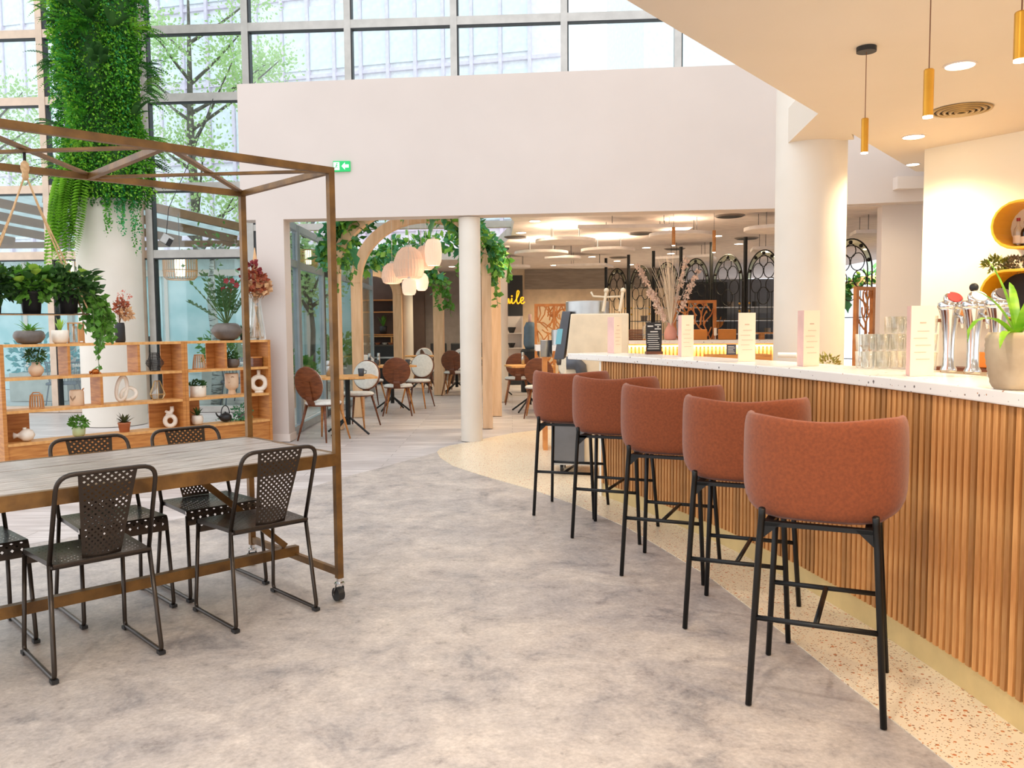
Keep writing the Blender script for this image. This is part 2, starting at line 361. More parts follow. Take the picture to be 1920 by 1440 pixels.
mb = MB(); mb.bb((4.12, 19.3, 0), (7.3, 19.5, 2.42)); struct(mb.build('wall_kitchen', KITW), 'dark kitchen wall behind the iron screens')
mb = MB(); mb.bb((-.1, 20.4, 0), (.28, 20.55, 2.62)); struct(mb.build('wall_sign', DARKW), 'black panel carrying the orange script sign')
mb = MB(); mb.bb((-3.1, 25.9, 0), (7.2, 26.1, 3)); struct(mb.build('wall_far', CEILW), 'pale far wall beyond the kitchen')
mb = MB(); mb.bb((8.2, 9.5, 0), (8.4, 16.5, 3)); struct(mb.build('wall_side', WHITE), 'white side wall of the dining area')
# ================================================================== BAR
BC = [-.05225, .25992, 1.3853]
def bx(y):
    # plan of the bar front: straight near the camera, curving left at the far end
    if y < 2.55: return 1.690
    k = [(2.55, 1.690), (3.0, 1.668), (3.56, 1.615), (4.28, 1.495), (5.0, 1.318), (5.5, 1.160), (6.0, .979), (6.6, .723), (7.2, .43)]
    for (a, p), (b, q) in zip(k[:-1], k[1:]):
        if a <= y <= b: return p + (q - p)*(y - a)/(b - a)
    return k[-1][1]
def bpt(y, off=0):
    d = Vector((bx(y + .15) - bx(y - .15), .30, 0)).normalized(); n = Vector((d.y, -d.x, 0))   # n points to the staff side
    return Vector((bx(y), y, 0)) + n*off, d, n
def ribbon(y0, y1, o0, o1, z0, z1, step=.15):
    n = max(2, int((y1 - y0)/step)); ys = [y0 + (y1 - y0)*i/n for i in range(n+1)]
    A = [bpt(y, o0)[0] for y in ys]; B = [bpt(y, o1)[0] for y in ys]
    mb = MB()
    vv = []
    for a, b in zip(A, B): vv += [(a.x, a.y, z0), (b.x, b.y, z0), (b.x, b.y, z1), (a.x, a.y, z1)]
    ff = [(0, 1, 2, 3)]
    for i in range(n):
        for k in range(4): ff.append((4*i+k, 4*i+4+k, 4*i+4+(k+1) % 4, 4*i+(k+1) % 4))
    ff.append((4*n+3, 4*n+2, 4*n+1, 4*n)); return mb.add(vv, ff)
SLAT = mat('slat_wood', S(212, 154, 92), .5, col2=S(182, 120, 64), scale=6, stretch=(8, 8, .8), rand=.3)
SLATB = mat('slat_backing', S(70, 38, 20), .8); KICK = mat('brass_kick', S(226, 200, 142), .4, .15)
bar = thing('bar_counter', 'long curved bar front clad in upright wooden slats', 'bar counter')
Y0, Y1 = .6, 6.62
ribbon(Y0, Y1, .034, .16, .0, 1.085).build('panel', SLATB, bar)
ribbon(Y0, Y1, .004, .033, 0, .105).build('kick_board', KICK, bar)
sl = MB().box((0, 0, 0), (.025, .040, .975)); slm = sl.mesh('slat'); slm.materials.append(SLAT)
y = Y0 + .02; ns = 0
while y < Y1 - .01:
    p, d, n = bpt(y, .010); o = inst('slat', slm, bar, (p.x, p.y, .5935), (0, 0, math.atan2(-d.x, d.y) + PI/2)); o.rotation_euler[2] = math.atan2(d.y, d.x)
    y += .0405*d.y; ns += 1
ribbon(Y0, Y1 - .05, .16, .52, .55, .60).build('shelf_board', WHITE, bar)
p, d, n = bpt(Y1, 0)
MB().box((p.x + n.x*.12, p.y + n.y*.12, .54), (.26, .03, 1.08), math.atan2(n.y, n.x)).build('end_panel', CREAM, bar)
tag(ribbon(Y0, 7.05, -.035, .40, 1.085, 1.135, .1).build('worktop', TERRAW, bevel=.006), 'white speckled terrazzo worktop along the curved bar', 'worktop')

# ---- stools
FAB = mat('rust_fabric', S(138, 68, 29), .85, col2=S(122, 57, 23), scale=90, bump=.25, bscale=420, sheen=.22)
def stool(loc, ang, label):
    t = thing('bar_stool', label, 'bar stool', loc, ang - PI/2, 'rust bar stools along the bar')
    # shell: cross-section swept round the back; local +y is the way the sitter faces
    prof = [(.80, .70), (.90, .665), (.985, .70), (1.005, .78), (1.0, .92), (.995, .995), (.965, 1.04), (.88, 1.045), (.83, 1.0), (.82, .88), (.81, .78), (.80, .73)]
    mb = MB(); TH = [math.radians(a) for a in range(-118, 119, 6)]; NP = len(prof)
    for th in TH:
        f = abs(th)/math.radians(118); drop = max(0, (f - .72)/.28)
        for q, z in prof:
            ex = 2.6; c, s_ = math.cos(th), math.sin(th)
            rr = 1/((abs(c)/.235)**ex + (abs(s_)/.283)**ex)**(1/ex)
            q9 = min(1, max(0, (abs(th) - .7)/.75)); q9 = q9*q9*(3 - 2*q9); zz = .69 + (z - .69)*(1 - .42*drop**1.7) if z > .69 else z
            zz = zz + .040*q9*(1.035 - z)/.36 - .012*q9*max(0, (z - .9)/.135) + (.014 - .028*max(0, math.cos(th))**2)*max(0, (z - .9)/.135)
            mb.v.append((s_*rr*q, -c*rr*q, zz))
    for i in range(len(TH)-1):
        for k in range(NP): mb.f.append((i*NP+k, i*NP+(k+1) % NP, (i+1)*NP+(k+1) % NP, (i+1)*NP+k))
    mb.f.append(tuple(range(NP))); mb.f.append(tuple(reversed([(len(TH)-1)*NP+k for k in range(NP)])))
    mb.build('backrest', FAB, t, True, sub=1)
    def sq(r, z):
        out = []
        for k in range(28):
            a = 2*PI*k/28; c, s_ = math.cos(a), math.sin(a); q = r/((abs(c)/.228)**3 + (abs(s_)/.205)**3)**(1/3); out.append((c*q, s_*q + .02, z))
        return out
    rings = [sq(.93, .665), sq(1, .68), sq(1, .75), sq(.95, .775), sq(.5, .785)]; mb = MB(); mb.v = [p for r in rings for p in r]
    for i in range(4):
        for k in range(28): mb.f.append((i*28+k, i*28+(k+1) % 28, i*28+28+(k+1) % 28, i*28+28+k))
    mb.f.append(tuple(reversed(range(28)))); mb.f.append(tuple(range(112, 140))); mb.build('seat', FAB, t, True)
    for sx in (-1, 1):
        mb = MB(); mb.tube([(sx*.222, -.252, 0), (sx*.192, -.236, .60), (sx*.186, -.232, .685), (sx*.184, -.246, .715)], [.0115, .0125, .0125, .012], 10); mb.build('leg', BLACKM, t, True)
        mb = MB(); mb.tube([(sx*.222, .25, 0), (sx*.185, .16, .66)], [.0115, .0125], 10); mb.build('leg', BLACKM, t, True)
        mb = MB(); mb.add([(sx*.19, -.235, .60), (sx*.19, -.235, .665), (sx*.12, -.235, .665), (sx*.19, -.215, .60), (sx*.19, -.215, .665), (sx*.12, -.215, .665)], [(0, 1, 2), (5, 4, 3), (0, 3, 4, 1), (1, 4, 5, 2), (2, 5, 3, 0)]); mb.build('bracket', BLACKM, t)
    mb = MB(); mb.bb((-.19, -.235, .652), (.19, -.205, .668)); mb.bb((-.19, .14, .65), (.19, .17, .666)); mb.bb((-.18, -.22, .65), (-.15, .16, .666)); mb.bb((.15, -.22, .65), (.18, .16, .666)); mb.build('seat_frame', BLACKM, t)
    MB().tube([(-.208, -.244, .32), (.208, -.244, .32)], .010, 8).build('foot_rail', BLACKM, t, True)
    MB().tube([(-.204, .206, .32), (.204, .206, .32)], .010, 8).build('foot_rail', BLACKM, t, True)
    MB().tube([(0, -.244, .32), (0, .206, .32)], .010, 8).build('cross_strut', BLACKM, t, True)
    return t
def stool_at(rl, deg, label):
    a = math.radians(deg); f = Vector((math.cos(a), math.sin(a), 0)); wv = Vector((math.sin(a), -math.cos(a), 0)); c = Vector(rl + (0,)) + wv*.222 + f*.252
    return c, a
st0 = None
for rl, deg, lab in [((.84, 2.90), 65, 'rust fabric bar stool nearest the front, largest of the five at the bar'), ((.77, 3.66), 66, 'rust fabric bar stool just behind the nearest one'),
                     ((.59, 4.46), 66.5, 'rust fabric bar stool in the middle of the row of five'), ((.38, 5.28), 67, 'rust fabric bar stool fourth from the front of the row'), ((.15, 5.93), 72, 'rust fabric bar stool at the far end of the row, by the white trolley machine')]:
    c, a = stool_at(rl, deg, lab)
    if st0 is None: st0 = stool(c, a, lab)
    else: dup(st0, c, a - PI/2, lab)

# ---- things on the worktop
WT = 1.136
def menu(px, py, deg, label, hgt=.30, wd=.115):
    p = atz(px, py, WT); t = thing('menu_card', label, 'menu', (p.x, p.y, WT), math.radians(deg), 'folded paper menus standing on the bar')
    a, b, c = (-wd/2, -wd*.29), (wd/2, -wd*.29), (0, wd*.577)
    def face(p0, p1, nm, m):
        mb = MB(); mb.bar((p0[0], p0[1], hgt/2), (p1[0], p1[1], hgt/2), .003, hgt); return mb.build(nm, m, t)
    f = face(a, b, 'front_panel', PAPER); face(c, a, 'side_panel', PINKP); face(b, c, 'side_panel', PINKP)
    mb = MB(); y_ = -wd*.29 - .0022
    mb.box((0, y_, hgt*.76), (wd*.26, .001, .006))
    for i in range(5): mb.box(((-.1 if i % 2 else .02)*wd, y_, hgt*(.64 - .1*i)), (wd*(.5 + .08*(i % 3)), .001, .0028))
    mb.build('print', mat('menu_print', S(224, 190, 168), .8), t); return t
menu(1152, 662, 50, 'pink-sided paper menu standing at the far end of the bar worktop')
menu(1283, 668, 30, 'paper menu right of the small chalkboard, in front of the dried flowers')
menu(1395, 677, 12, 'paper menu standing left of the thick round column')
menu(1512, 686, 26, 'paper menu standing in front of the thick round column')
menu(1718, 704, 12, 'largest paper menu on the bar, between the stacked glasses and chrome taps')
CHALK = mat('chalkboard', S(38, 36, 38), .7); CHALKW = mat('chalk_white', S(226, 222, 216), .9)
p = atz(1226, 664, WT); t = thing('chalkboard_menu', 'small black chalkboard menu in a wooden foot on the bar', 'chalkboard', (p.x, p.y, WT), math.radians(4))
MB().bb((-.068, -.03, 0), (.068, .03, .022)).build('foot', WALNUT, t, bevel=.003)
MB().box((0, 0, .135), (.125, .008, .235)).build('board', CHALK, t)
mb = MB(); random.seed(3)
mb.box((-.03, -.0045, .222), (.045, .001, .010)); mb.box((.03, -.0045, .232), (.05, .001, .008)); mb.box((.032, -.0045, .216), (.012, .001, .010)); mb.box((.03, -.0045, .20), (.05, .001, .007)); mb.box((0, -.0045, .178), (.06, .001, .008))
for i in range(8): mb.box((-.006 + random.uniform(-.006, .006), -.0045, .158 - i*.0165), (.098 - random.uniform(0, .02), .001, .0045))
mb.build('chalk_lettering', CHALKW, t)

# beer taps
DK = mat('dark_badge', S(60, 36, 40), .3); REDB = mat('red_badge', S(196, 60, 60), .3)
def tap(px, py, label, badge, knob=False):
    p = atz(px, py, WT); t = thing('beer_tap', label, 'beer tap', (p.x, p.y, WT), math.radians(8), 'chrome beer taps on the bar')
    MB().lathe([(.034, 0), (.036, .012), (.026, .03), (.025, .10), (.028, .18), (.036, .245), (.047, .285), (.049, .292)], n=24).build('column', CHROME, t, True)
    MB().lathe([(.049, .290), (.054, .300), (.052, .318), (.03, .328)], n=24).build('cap', CHROME, t, True)
    M = Matrix.Translation((0, -.02, .335)) @ Matrix.Rotation(math.radians(52), 4, 'X')
    mb = MB(); mb.lathe([(.040, -.01), (.043, 0), (.040, .012), (.02, .014)], n=24, sx=1.05, sy=.85, M=M); mb.build('badge_rim', CHROME, t, True)
    mb = MB(); mb.lathe([(.034, .012), (.034, .017)], n=20, sx=1.05, sy=.85, M=M); mb.build('badge', badge, t)
    MB().tube([(0, -.045, .26), (0, -.085, .25), (0, -.092, .20)], .009, 10).build('spout', CHROME, t, True)
    if knob: MB().tube([(.03, .03, .31), (.035, .05, .37)], .006, 8).build('lever', CHROME, t); MB().sph((.035, .052, .385), .02).build('knob', DARKC, t, True)
    return t
tap(1778, 697, 'chrome beer tap with a red badge, leftmost of the three', REDB)
tap(1823, 700, 'chrome beer tap with a black lever knob, in the middle', mat('cream_badge', S(236, 226, 220), .3), True)
tap(1868, 706, 'chrome beer tap with a dark badge, partly behind the potted plant', DK)

# stacked drinking glasses on the bar
gm = MB().lathe([(.026, 0), (.030, .004), (.034, .085), (.0325, .085), (.028, .008)], n=14).mesh('tumbler', True); gm.materials.append(GLASSW)
rimm = MB().lathe([(.034, .083), (.0345, .087), (.0335, .087)], n=14).mesh('rim', True); rimm.materials.append(CHROME)
g0 = atz(1660, 690, WT); k = 0
for (r_, x_, z_) in [(a, b, c) for c, nx in ((0, 4), (1, 4), (2, 2)) for a in range(2) for b in range(nx)]:
    o = inst('drinking_glass', gm, None, (g0.x - .10 + x_*.073 + (.146 if z_ == 2 else 0) , g0.y + .05 - r_*.075, WT + z_*.088))
    tag(o, 'clear tumbler in the stack of glasses on the bar left of the taps', 'glass', 'tumblers stacked on the bar')
for i in range(3):
    p = atz(1752, 695, WT); o = inst('drinking_glass', gm, None, (p.x, p.y + .05, WT + i*.088)); tag(o, 'clear tumbler in the narrow stack between the big menu and the taps', 'glass', 'tumblers beside the taps')
# ribbed pot with a spiky plant at the right edge
p = atz(1905, 731, WT); t = thing('potted_plant', 'ribbed beige pot with long bright green leaves at the end of the bar', 'potted plant', (p.x + .02, p.y + .04, WT))
prof = [(.062, 0), (.068, .006)] + [(.072 + .020*math.sin(min(1, i/14)*PI*.55) + (.0022 if i % 2 else 0), .012 + i*.0105) for i in range(17)] + [(.084, .192), (.078, .192), (.076, .165)]
RIBP = mat('ribbed_stoneware', S(198, 176, 146), .6, col2=S(176, 152, 122), scale=8); MB().lathe(prof, n=32).build('pot', RIBP, t, True)
MB().lathe([(.074, .168), (.01, .17)], n=20).build('soil', mat('soil', S(60, 44, 34), .9), t)
def blade(pts, wid, fold=.25):
    mb = MB(); n = len(pts); V = []
    for i, p_ in enumerate(pts):
        p_ = Vector(p_); tq = (Vector(pts[min(i+1, n-1)]) - Vector(pts[max(i-1, 0)])).normalized(); sd = tq.cross(Vector((0, 0, 1)))
        if sd.length < .05: sd = tq.cross(Vector((0, 1, 0)))
        sd.normalize(); up = sd.cross(tq); q = wid*math.sin(PI*min(.97, .18 + .80*i/(n-1)))**.8 if i < n-1 else wid*.04
        V += [tuple(p_ - sd*q + up*q*fold), tuple(p_), tuple(p_ + sd*q + up*q*fold)]
    F_ = []
    for i in range(n-1): F_ += [(3*i, 3*i+1, 3*i+4, 3*i+3), (3*i+1, 3*i+2, 3*i+5, 3*i+4)]
    return mb.add(V, F_)
def sword(parent, base, az, length, elev, wid, m, droop=.5, name='leaf', nseg=7):
    d = Vector((math.cos(az), math.sin(az), 0)); pts = []; p_ = Vector(base); e_ = elev
    for i in range(nseg+1):
        pts.append(tuple(p_)); p_ = p_ + (d*math.cos(e_) + Vector((0, 0, math.sin(e_))))*(length/nseg); e_ -= droop*(i+1)/nseg/nseg*2
    return blade(pts, wid).build(name, m, parent, True)
BRIGHT = mat('bright_leaf', S(150, 200, 50), .4, col2=S(96, 160, 34), scale=5, stretch=(1, 1, 6), trans=.35)
for az, L_, el, dr in [(2.3, .30, 1.35, .4), (3.4, .27, .75, 2.6), (2.9, .22, 1.15, .8), (1.2, .26, 1.2, .9), (.3, .28, 1.0, 1.2), (4.6, .24, 1.1, 1.0), (5.4, .28, .9, 1.4), (3.9, .2, .4, 1.8)]:
    sword(t, (0, 0, .17), az, L_, el, .015, BRIGHT, dr)
# small things behind the bar front
p = atz(1477, 671, WT); o = MB().tube([(p.x - .05, p.y + .05, WT + .018), (p.x + .06, p.y - .0, WT + .018)], .018, 14).build('paper_roll', mat('white_paper', S(240, 238, 234), .8), smooth=False, auto=.6); tag(o, 'small white paper roll lying on the bar by the thick column', 'paper roll')
# ================================================================== ROLLING TABLE WITH CANOPY FRAME
TH_ = .769; TU = Vector((math.cos(TH_), math.sin(TH_), 0)); TV = Vector((-TU.y, TU.x, 0)); TC = Vector((-.848, 4.071, 0))
PLANK = mat('weathered_plank', S(208, 197, 188), .3, col2=S(132, 115, 104), scale=5, stretch=(1.2, 16, 8), bump=.2, bscale=20, rand=.12, detail=8)
t = thing('canopy_table', 'long plank-topped table on castors with a bronze steel canopy frame', 'table', TC, TH_)
TL, TW, PS = 2.43, .92, .031      # local: x from 0 to -TL along the table, y from 0 to TW
ZT, ZF = .747, 2.136
for (x, y) in ((0, 0), (-TL + PS, 0), (0, TW), (-TL + PS, TW)):
    mb = MB(); mb.bb((x - PS, y, .118), (x, y + PS, ZF)); mb.build('post', BRONZE, t)
    cx, cy = x - PS/2, y + PS/2
    c = MB(); c.cyl((cx, cy, .118), (cx, cy, .092), .014); c.lathe([(.024, .088), (.024, .096)], (cx, cy, 0), 14); c.bar((cx - .02, cy, .09), (cx - .026, cy + .01, .035), .012, .003); c.bar((cx + .02, cy, .09), (cx + .026, cy + .01, .035), .012, .003)
    c.bar((cx - .022, cy, .09), (cx + .022, cy, .09), .03, .004); co = c.build('castor', CHROME, t)
    wv = MB(); wv.tube([(cx - .017, cy + .012, .035), (cx + .017, cy + .012, .035)], .0345, 18); wv.build('wheel', DARKC, co)
def beam(a, b, nm='beam', wd=.035, ht=.035, m=BRONZE):
    return MB().bar(a, b, wd, ht).build(nm, m, t)
zt = ZF - .016
beam((-PS, PS/2, zt), (-TL + PS, PS/2, zt), wd=.03, ht=.032); beam((-PS, TW + PS/2, zt), (-TL + PS, TW + PS/2, zt), wd=.03, ht=.032)
bay = (TL - PS)/3; F_ = [(-PS/2 - bay*i, PS, zt) for i in range(4)]; B_ = [(-PS/2 - bay*i, TW, zt) for i in range(4)]
for i in range(4): beam(F_[i], B_[i], 'cross_bar', .028, .028)
for i in range(3):
    beam((F_[i][0] - .02, F_[i][1], zt - .002), (B_[i+1][0] + .02, B_[i+1][1], zt - .002), 'diagonal_brace', .03, .012)
    beam((B_[i][0] - .02, B_[i][1], zt + .010), (F_[i+1][0] + .02, F_[i+1][1], zt + .010), 'diagonal_brace', .03, .012)
# table rails and top
for y in (PS*.35, TW + PS*.65): beam((-PS, y, ZT - .03), (-TL + PS, y, ZT - .03), 'rail', .03, .06)
for x in (-.02, -TL + .02): beam((x, PS, ZT - .03), (x, TW, ZT - .03), 'rail', .03, .06)
nb = 9; y0, y1 = PS*.35 + .016, TW + PS*.65 - .016; bw = (y1 - y0)/nb
pl = MB().bb((-TL + .036, -bw/2 + .002, -.02), (-.036, bw/2 - .002, 0)).mesh('plank'); pl.materials.append(PLANK)
for i in range(nb): inst('plank', pl, t, (0, y0 + bw*(i + .5), ZT + random.uniform(-.0012, .0008)))
# low stretchers, centre foot rail, slanted struts
for x in (-PS/2, -TL + PS/2): beam((x, PS, .148), (x, TW, .148), 'stretcher', .022, .035)
beam((.0, TW*.49, .176), (-TL, TW*.49, .176), 'foot_beam', .04, .05)
for s in (0, 1):
    x0 = -.07 if s == 0 else -TL + .07; x1 = -.62 if s == 0 else -TL + .62
    beam((x0, TW*.49, .21), (x1, TW*.49, ZT - .03), 'strut', .02, .03)
MB().cyl((-PS/2 - bay*1.5, TW/2 + PS/2, zt), (-PS/2 - bay*1.5, TW/2 + PS/2, zt - .05), .006).build('hook', BLACKM, t)

# ---- perforated metal chairs
CHM = mat('dark_bronze_metal', S(62, 53, 46), .28, .55); 
def perf(mb, P, nu, nv, h=.42):
    # sheet with square holes in a staggered grid; P maps (u,v) in 0..1 to a point
    for j in range(nv):
        for i in range(nu):
            u0, u1, v0, v1 = i/nu, (i+1)/nu, j/nv, (j+1)/nv; o = [P(u0, v0), P(u1, v0), P(u1, v1), P(u0, v1)]
            edge = i in (0, nu-1) or j in (0, nv-1)
            if (i + j) % 2 == 0 and not edge:
                c = lambda a, b: P(lerp(u0, u1, a), lerp(v0, v1, b)); q = h
                n = [c(.5, .5 - q), c(.5 + q, .5), c(.5, .5 + q), c(.5 - q, .5)]
                # ring between the square and a diamond hole
                mb.add(o + n, [(0, 1, 4), (1, 5, 4), (1, 2, 5), (2, 6, 5), (2, 3, 6), (3, 7, 6), (3, 0, 7), (0, 4, 7)])
            else: mb.add(o, [(0, 1, 2, 3)])
def rnd(pts, r=.03, k=4):
    out = [Vector(pts[0])]
    for i in range(1, len(pts)-1):
        p, a, b = Vector(pts[i]), Vector(pts[i-1]), Vector(pts[i+1]); d1 = (a - p); d2 = (b - p); q = min(r, d1.length*.45, d2.length*.45); s = p + d1.normalized()*q; e_ = p + d2.normalized()*q
        for j in range(k+1):
            w_ = j/k; out.append(s*(1-w_)**2 + p*2*w_*(1-w_) + e_*w_**2)
    return out + [Vector(pts[-1])]
def metal_chair(label):
    # local: x across, +y is the way the sitter faces, rear feet at y=-.21
    c = thing('metal_chair', label, 'chair', group='perforated metal chairs at the canopy table')
    for s in (-1, 1):
        x = s*.205
        MB().tube(rnd([(s*.19, -.155, .45), (x, -.215, .012), (x, .215, .012), (s*.195, .18, .43)], .03), .0095, 8).build('leg_loop', CHM, c, True)
        for yy in (-.205, .205): MB().bb((x - .013, yy - .018, 0), (x + .013, yy + .018, .014)).build('glide', DARKC, c)
    MB().tube(rnd([(-.19, -.155, .45), (-.185, -.285, .815), (.185, -.285, .815), (.19, -.155, .45)], .065, 6), .0095, 8).build('back_frame', CHM, c, True)
    mb = MB()
    def Pb(u, v):
        wv = lerp(.074, .112, v); b = math.sin(PI*u)*.012*(1 - v)
        return Vector(((u*2 - 1)*wv, lerp(-.165, -.287, v) - b, lerp(.455, .822, v)))
    perf(mb, Pb, 15, 29); mb.build('backrest', CHM, c)
    mb = MB()
    def Ps(u, v):
        return Vector(((u*2 - 1)*lerp(.182, .200, v), lerp(-.185, .175, v), .455 - .010*math.sin(PI*u)*math.sin(PI*v)))
    perf(mb, Ps, 21, 19, .2)
    mb.grid(lambda u, v: Vector(((u*2-1)*.185, -.185 - .004*math.sin(PI*v), .455 - v*.014)), 8, 3)
    perf(mb, lambda u, v: Vector(((u*2-1)*.2, .175 + .022*math.sin(v*PI/2), .455 - .062*v*v - .01*v)), 21, 5, .36)
    for s in (-1, 1): mb.grid(lambda u, v: Vector((s*lerp(.182, .2, u), lerp(-.185, .175, u), .455 - v*.02)), 8, 1)
    mb.build('seat', CHM, c)
    mb = MB(); mb.tube([(-.195, .175, .432), (.195, .175, .432)], .009, 8); mb.tube([(-.19, -.16, .437), (.19, -.16, .437)], .009, 8); mb.build('seat_frame', CHM, c, True)
    return c
ch0 = metal_chair('dark perforated metal chair at the near side of the table, front left')
def place(c, u_, v_, face): 
    p = TC + TU*u_ + TV*v_; c.location = p; c.rotation_euler = (0, 0, TH_ + (0 if face > 0 else PI))
place(ch0, -1.12, .18, 1)
for u_, v_, f, lab in [(-.375, .19, 1, 'dark perforated metal chair at the near side of the table, beside the corner post'),
                       (-.845, .735, -1, 'dark perforated metal chair across the table, tucked in under its middle'),
                       (-.345, .75, -1, 'dark perforated metal chair across the table, nearest the far corner post'),
                       (-1.46, .70, -1, 'dark perforated metal chair cut off by the left edge, across the table')]:
    c = dup(ch0, (0, 0, 0), 0, lab); place(c, u_, v_, f)

# ---- hanging planter under the canopy
hp = TC + TU*(-PS/2 - bay*1.5) + TV*(TW/2 + PS/2); HZ = 1.445
t = thing('hanging_planter', 'macrame rope hanger with three black pots of trailing plants over the table', 'hanging planter', (hp.x, hp.y, HZ), TH_)
kz = ZF - .09 - HZ
MB().lathe([(.004, kz + .035), (.016, kz + .02), (.018, kz), (.012, kz - .02), (.015, kz - .035), (.004, kz - .05)], n=10).build('knot', ROPE, t, True)
for s in (-1, 1):
    for q in (-1, 1):
        MB().tube([(0, 0, kz - .02), (s*.05, q*.006, kz*.72), (s*.215, q*.045, .0), (s*.215, q*.02, -.012)], .0035, 6).build('rope', ROPE, t, True)
[MB().tube([(-.215, q*.03, -.012), (-.1, q*.03, -.014), (.1, q*.03, -.014), (.215, q*.03, -.012)], .004, 6).build('cradle_rope', ROPE, t, True) for q in (-1, 0, 1)]; MB().bb((-.22, -.045, -.0135), (.22, .045, -.0105)).build('board', BLACKM, t)
pots = []
for i, x in enumerate((-.15, .0, .145)):
    o = MB().lathe([(.034, -.010), (.042, .074), (.045, .074), (.045, .088), (.041, .088), (.040, .078)], (x, 0, 0), 20).build('pot', DARKC, t, True); pots.append(x)
# leaf helpers
def leafq(p, d, n, L_, W_):
    d = d.normalized(); s = d.cross(n)
    if s.length < 1e-3: s = d.cross(Vector((1, 0, 0)))
    s.normalize(); up = s.cross(d)
    return [tuple(p), tuple(p + d*L_*.45 + s*W_ + up*W_*.25), tuple(p + d*L_), tuple(p + d*L_*.45 - s*W_ + up*W_*.25)], [(0, 1, 2), (0, 2, 3)]
def rv(): 
    while True:
        q = Vector((random.uniform(-1, 1), random.uniform(-1, 1), random.uniform(-1, 1)))
        if .05 < q.length < 1: return q.normalized()
def bush(mb, c, r, n, L_, asp=.32, fill=.45, down=0, upb=.2):
    c = Vector(c)
    for _ in range(n):
        q = rv(); k = random.uniform(fill, 1); p = c + Vector((q.x*r[0], q.y*r[1], q.z*r[2]))*k
        d = q + rv()*.8 + Vector((0, 0, upb - down)); s = random.uniform(.65, 1.25)
        mb.add(*leafq(p, d, rv(), L_*s, L_*s*asp))
    return mb
def vine(mb, pts, L_, every=.03, asp=.42):
    pts = [Vector(p) for p in pts]; acc = 0
    for a, b in zip(pts[:-1], pts[1:]):
        n = max(1, int((b - a).length/every))
        for i in range(n):
            p = lerp(a, b, i/n); d = rv()*.9 + Vector((0, 0, -.5)); s = random.uniform(.7, 1.2); mb.add(*leafq(p, d, rv(), L_*s, L_*s*asp))
    return mb
def leafobj(name, L_, W_, m, lobes=False):
    # broad leaf with midrib fold and drooping tip: shared mesh for single leaves
    mb = MB(); n = 6; V = []
    for i in range(n+1):
        s = i/n; w_ = W_*math.sin(PI*(s**.75))*(.55 if lobes and i % 2 else 1) + .0005; z = -.35*L_*s*s
        V += [(-w_, L_*s, z + w_*.3), (0, L_*s, z), (w_, L_*s, z + w_*.3)]
    F2 = []
    for i in range(n): F2 += [(3*i, 3*i+1, 3*i+4, 3*i+3), (3*i+1, 3*i+2, 3*i+5, 3*i+4)]
    mb.add(V, F2); me = mb.mesh(name, True); me.materials.append(m); return me
LF = {k: leafobj('leaf', a, b, m, l) for k, a, b, m, l in (('pothos', .06, .022, LEAFM, 0), ('pothosd', .06, .022, LEAFD, 0), ('pothosl', .06, .022, LEAFL, 0))}
random.seed(11)
for i, x in enumerate(pots):
    mb = MB(); bush(mb, (x, 0, .115), (.125, .11, .075), 460, .036, .36, .3); o = mb.build('foliage', LEAFD if i != 1 else LEAFM, t); o['kind'] = 'stuff'
    for k in range(44):
        a = random.uniform(0, 2*PI); r = random.uniform(.03, .13); inst('leaf', LF[random.choice(['pothos', 'pothosd', 'pothosd', 'pothosl'])], t, (x + r*math.cos(a), r*math.sin(a)*.8, .10 + random.uniform(0, .07)), (random.uniform(.1, .9), random.uniform(-.4, .4), a - PI/2), (.9,)*3)
mb = MB(); mb2 = MB()
for k in range(26):
    a = random.uniform(-1.2, 1.9); x0 = .15 + .06*math.cos(a); y0 = .05*math.sin(a); dx = random.uniform(.03, .12); ln = random.uniform(.10, .24) if k else .34
    pts = [(x0, y0, .09), (x0 + dx*.6, y0*1.6, .07), (x0 + dx, y0*1.9, -.0), (x0 + dx*1.05, y0*2, .06 - ln)]
    mb2.tube(pts, .0015, 4); vine(mb, pts[1:], .034, .011)
o = mb.build('trailing_leaves', LEAFM, t); o['kind'] = 'stuff'; mb2.build('stems', STEMG, t)
mb = MB(); mb2 = MB()
for k in range(20):
    x0 = -.15 + random.uniform(-.05, .04); y0 = random.uniform(-.06, .06); ln = random.uniform(.06, .16); pts = [(x0, y0, .09), (x0 - .05, y0*1.5, .04), (x0 - .06, y0*1.6, .05 - ln)]; mb2.tube(pts, .0015, 4); vine(mb, pts, .036, .011)
o = mb.build('trailing_leaves', LEAFD, t); o['kind'] = 'stuff'; mb2.build('stems', STEMG, t)

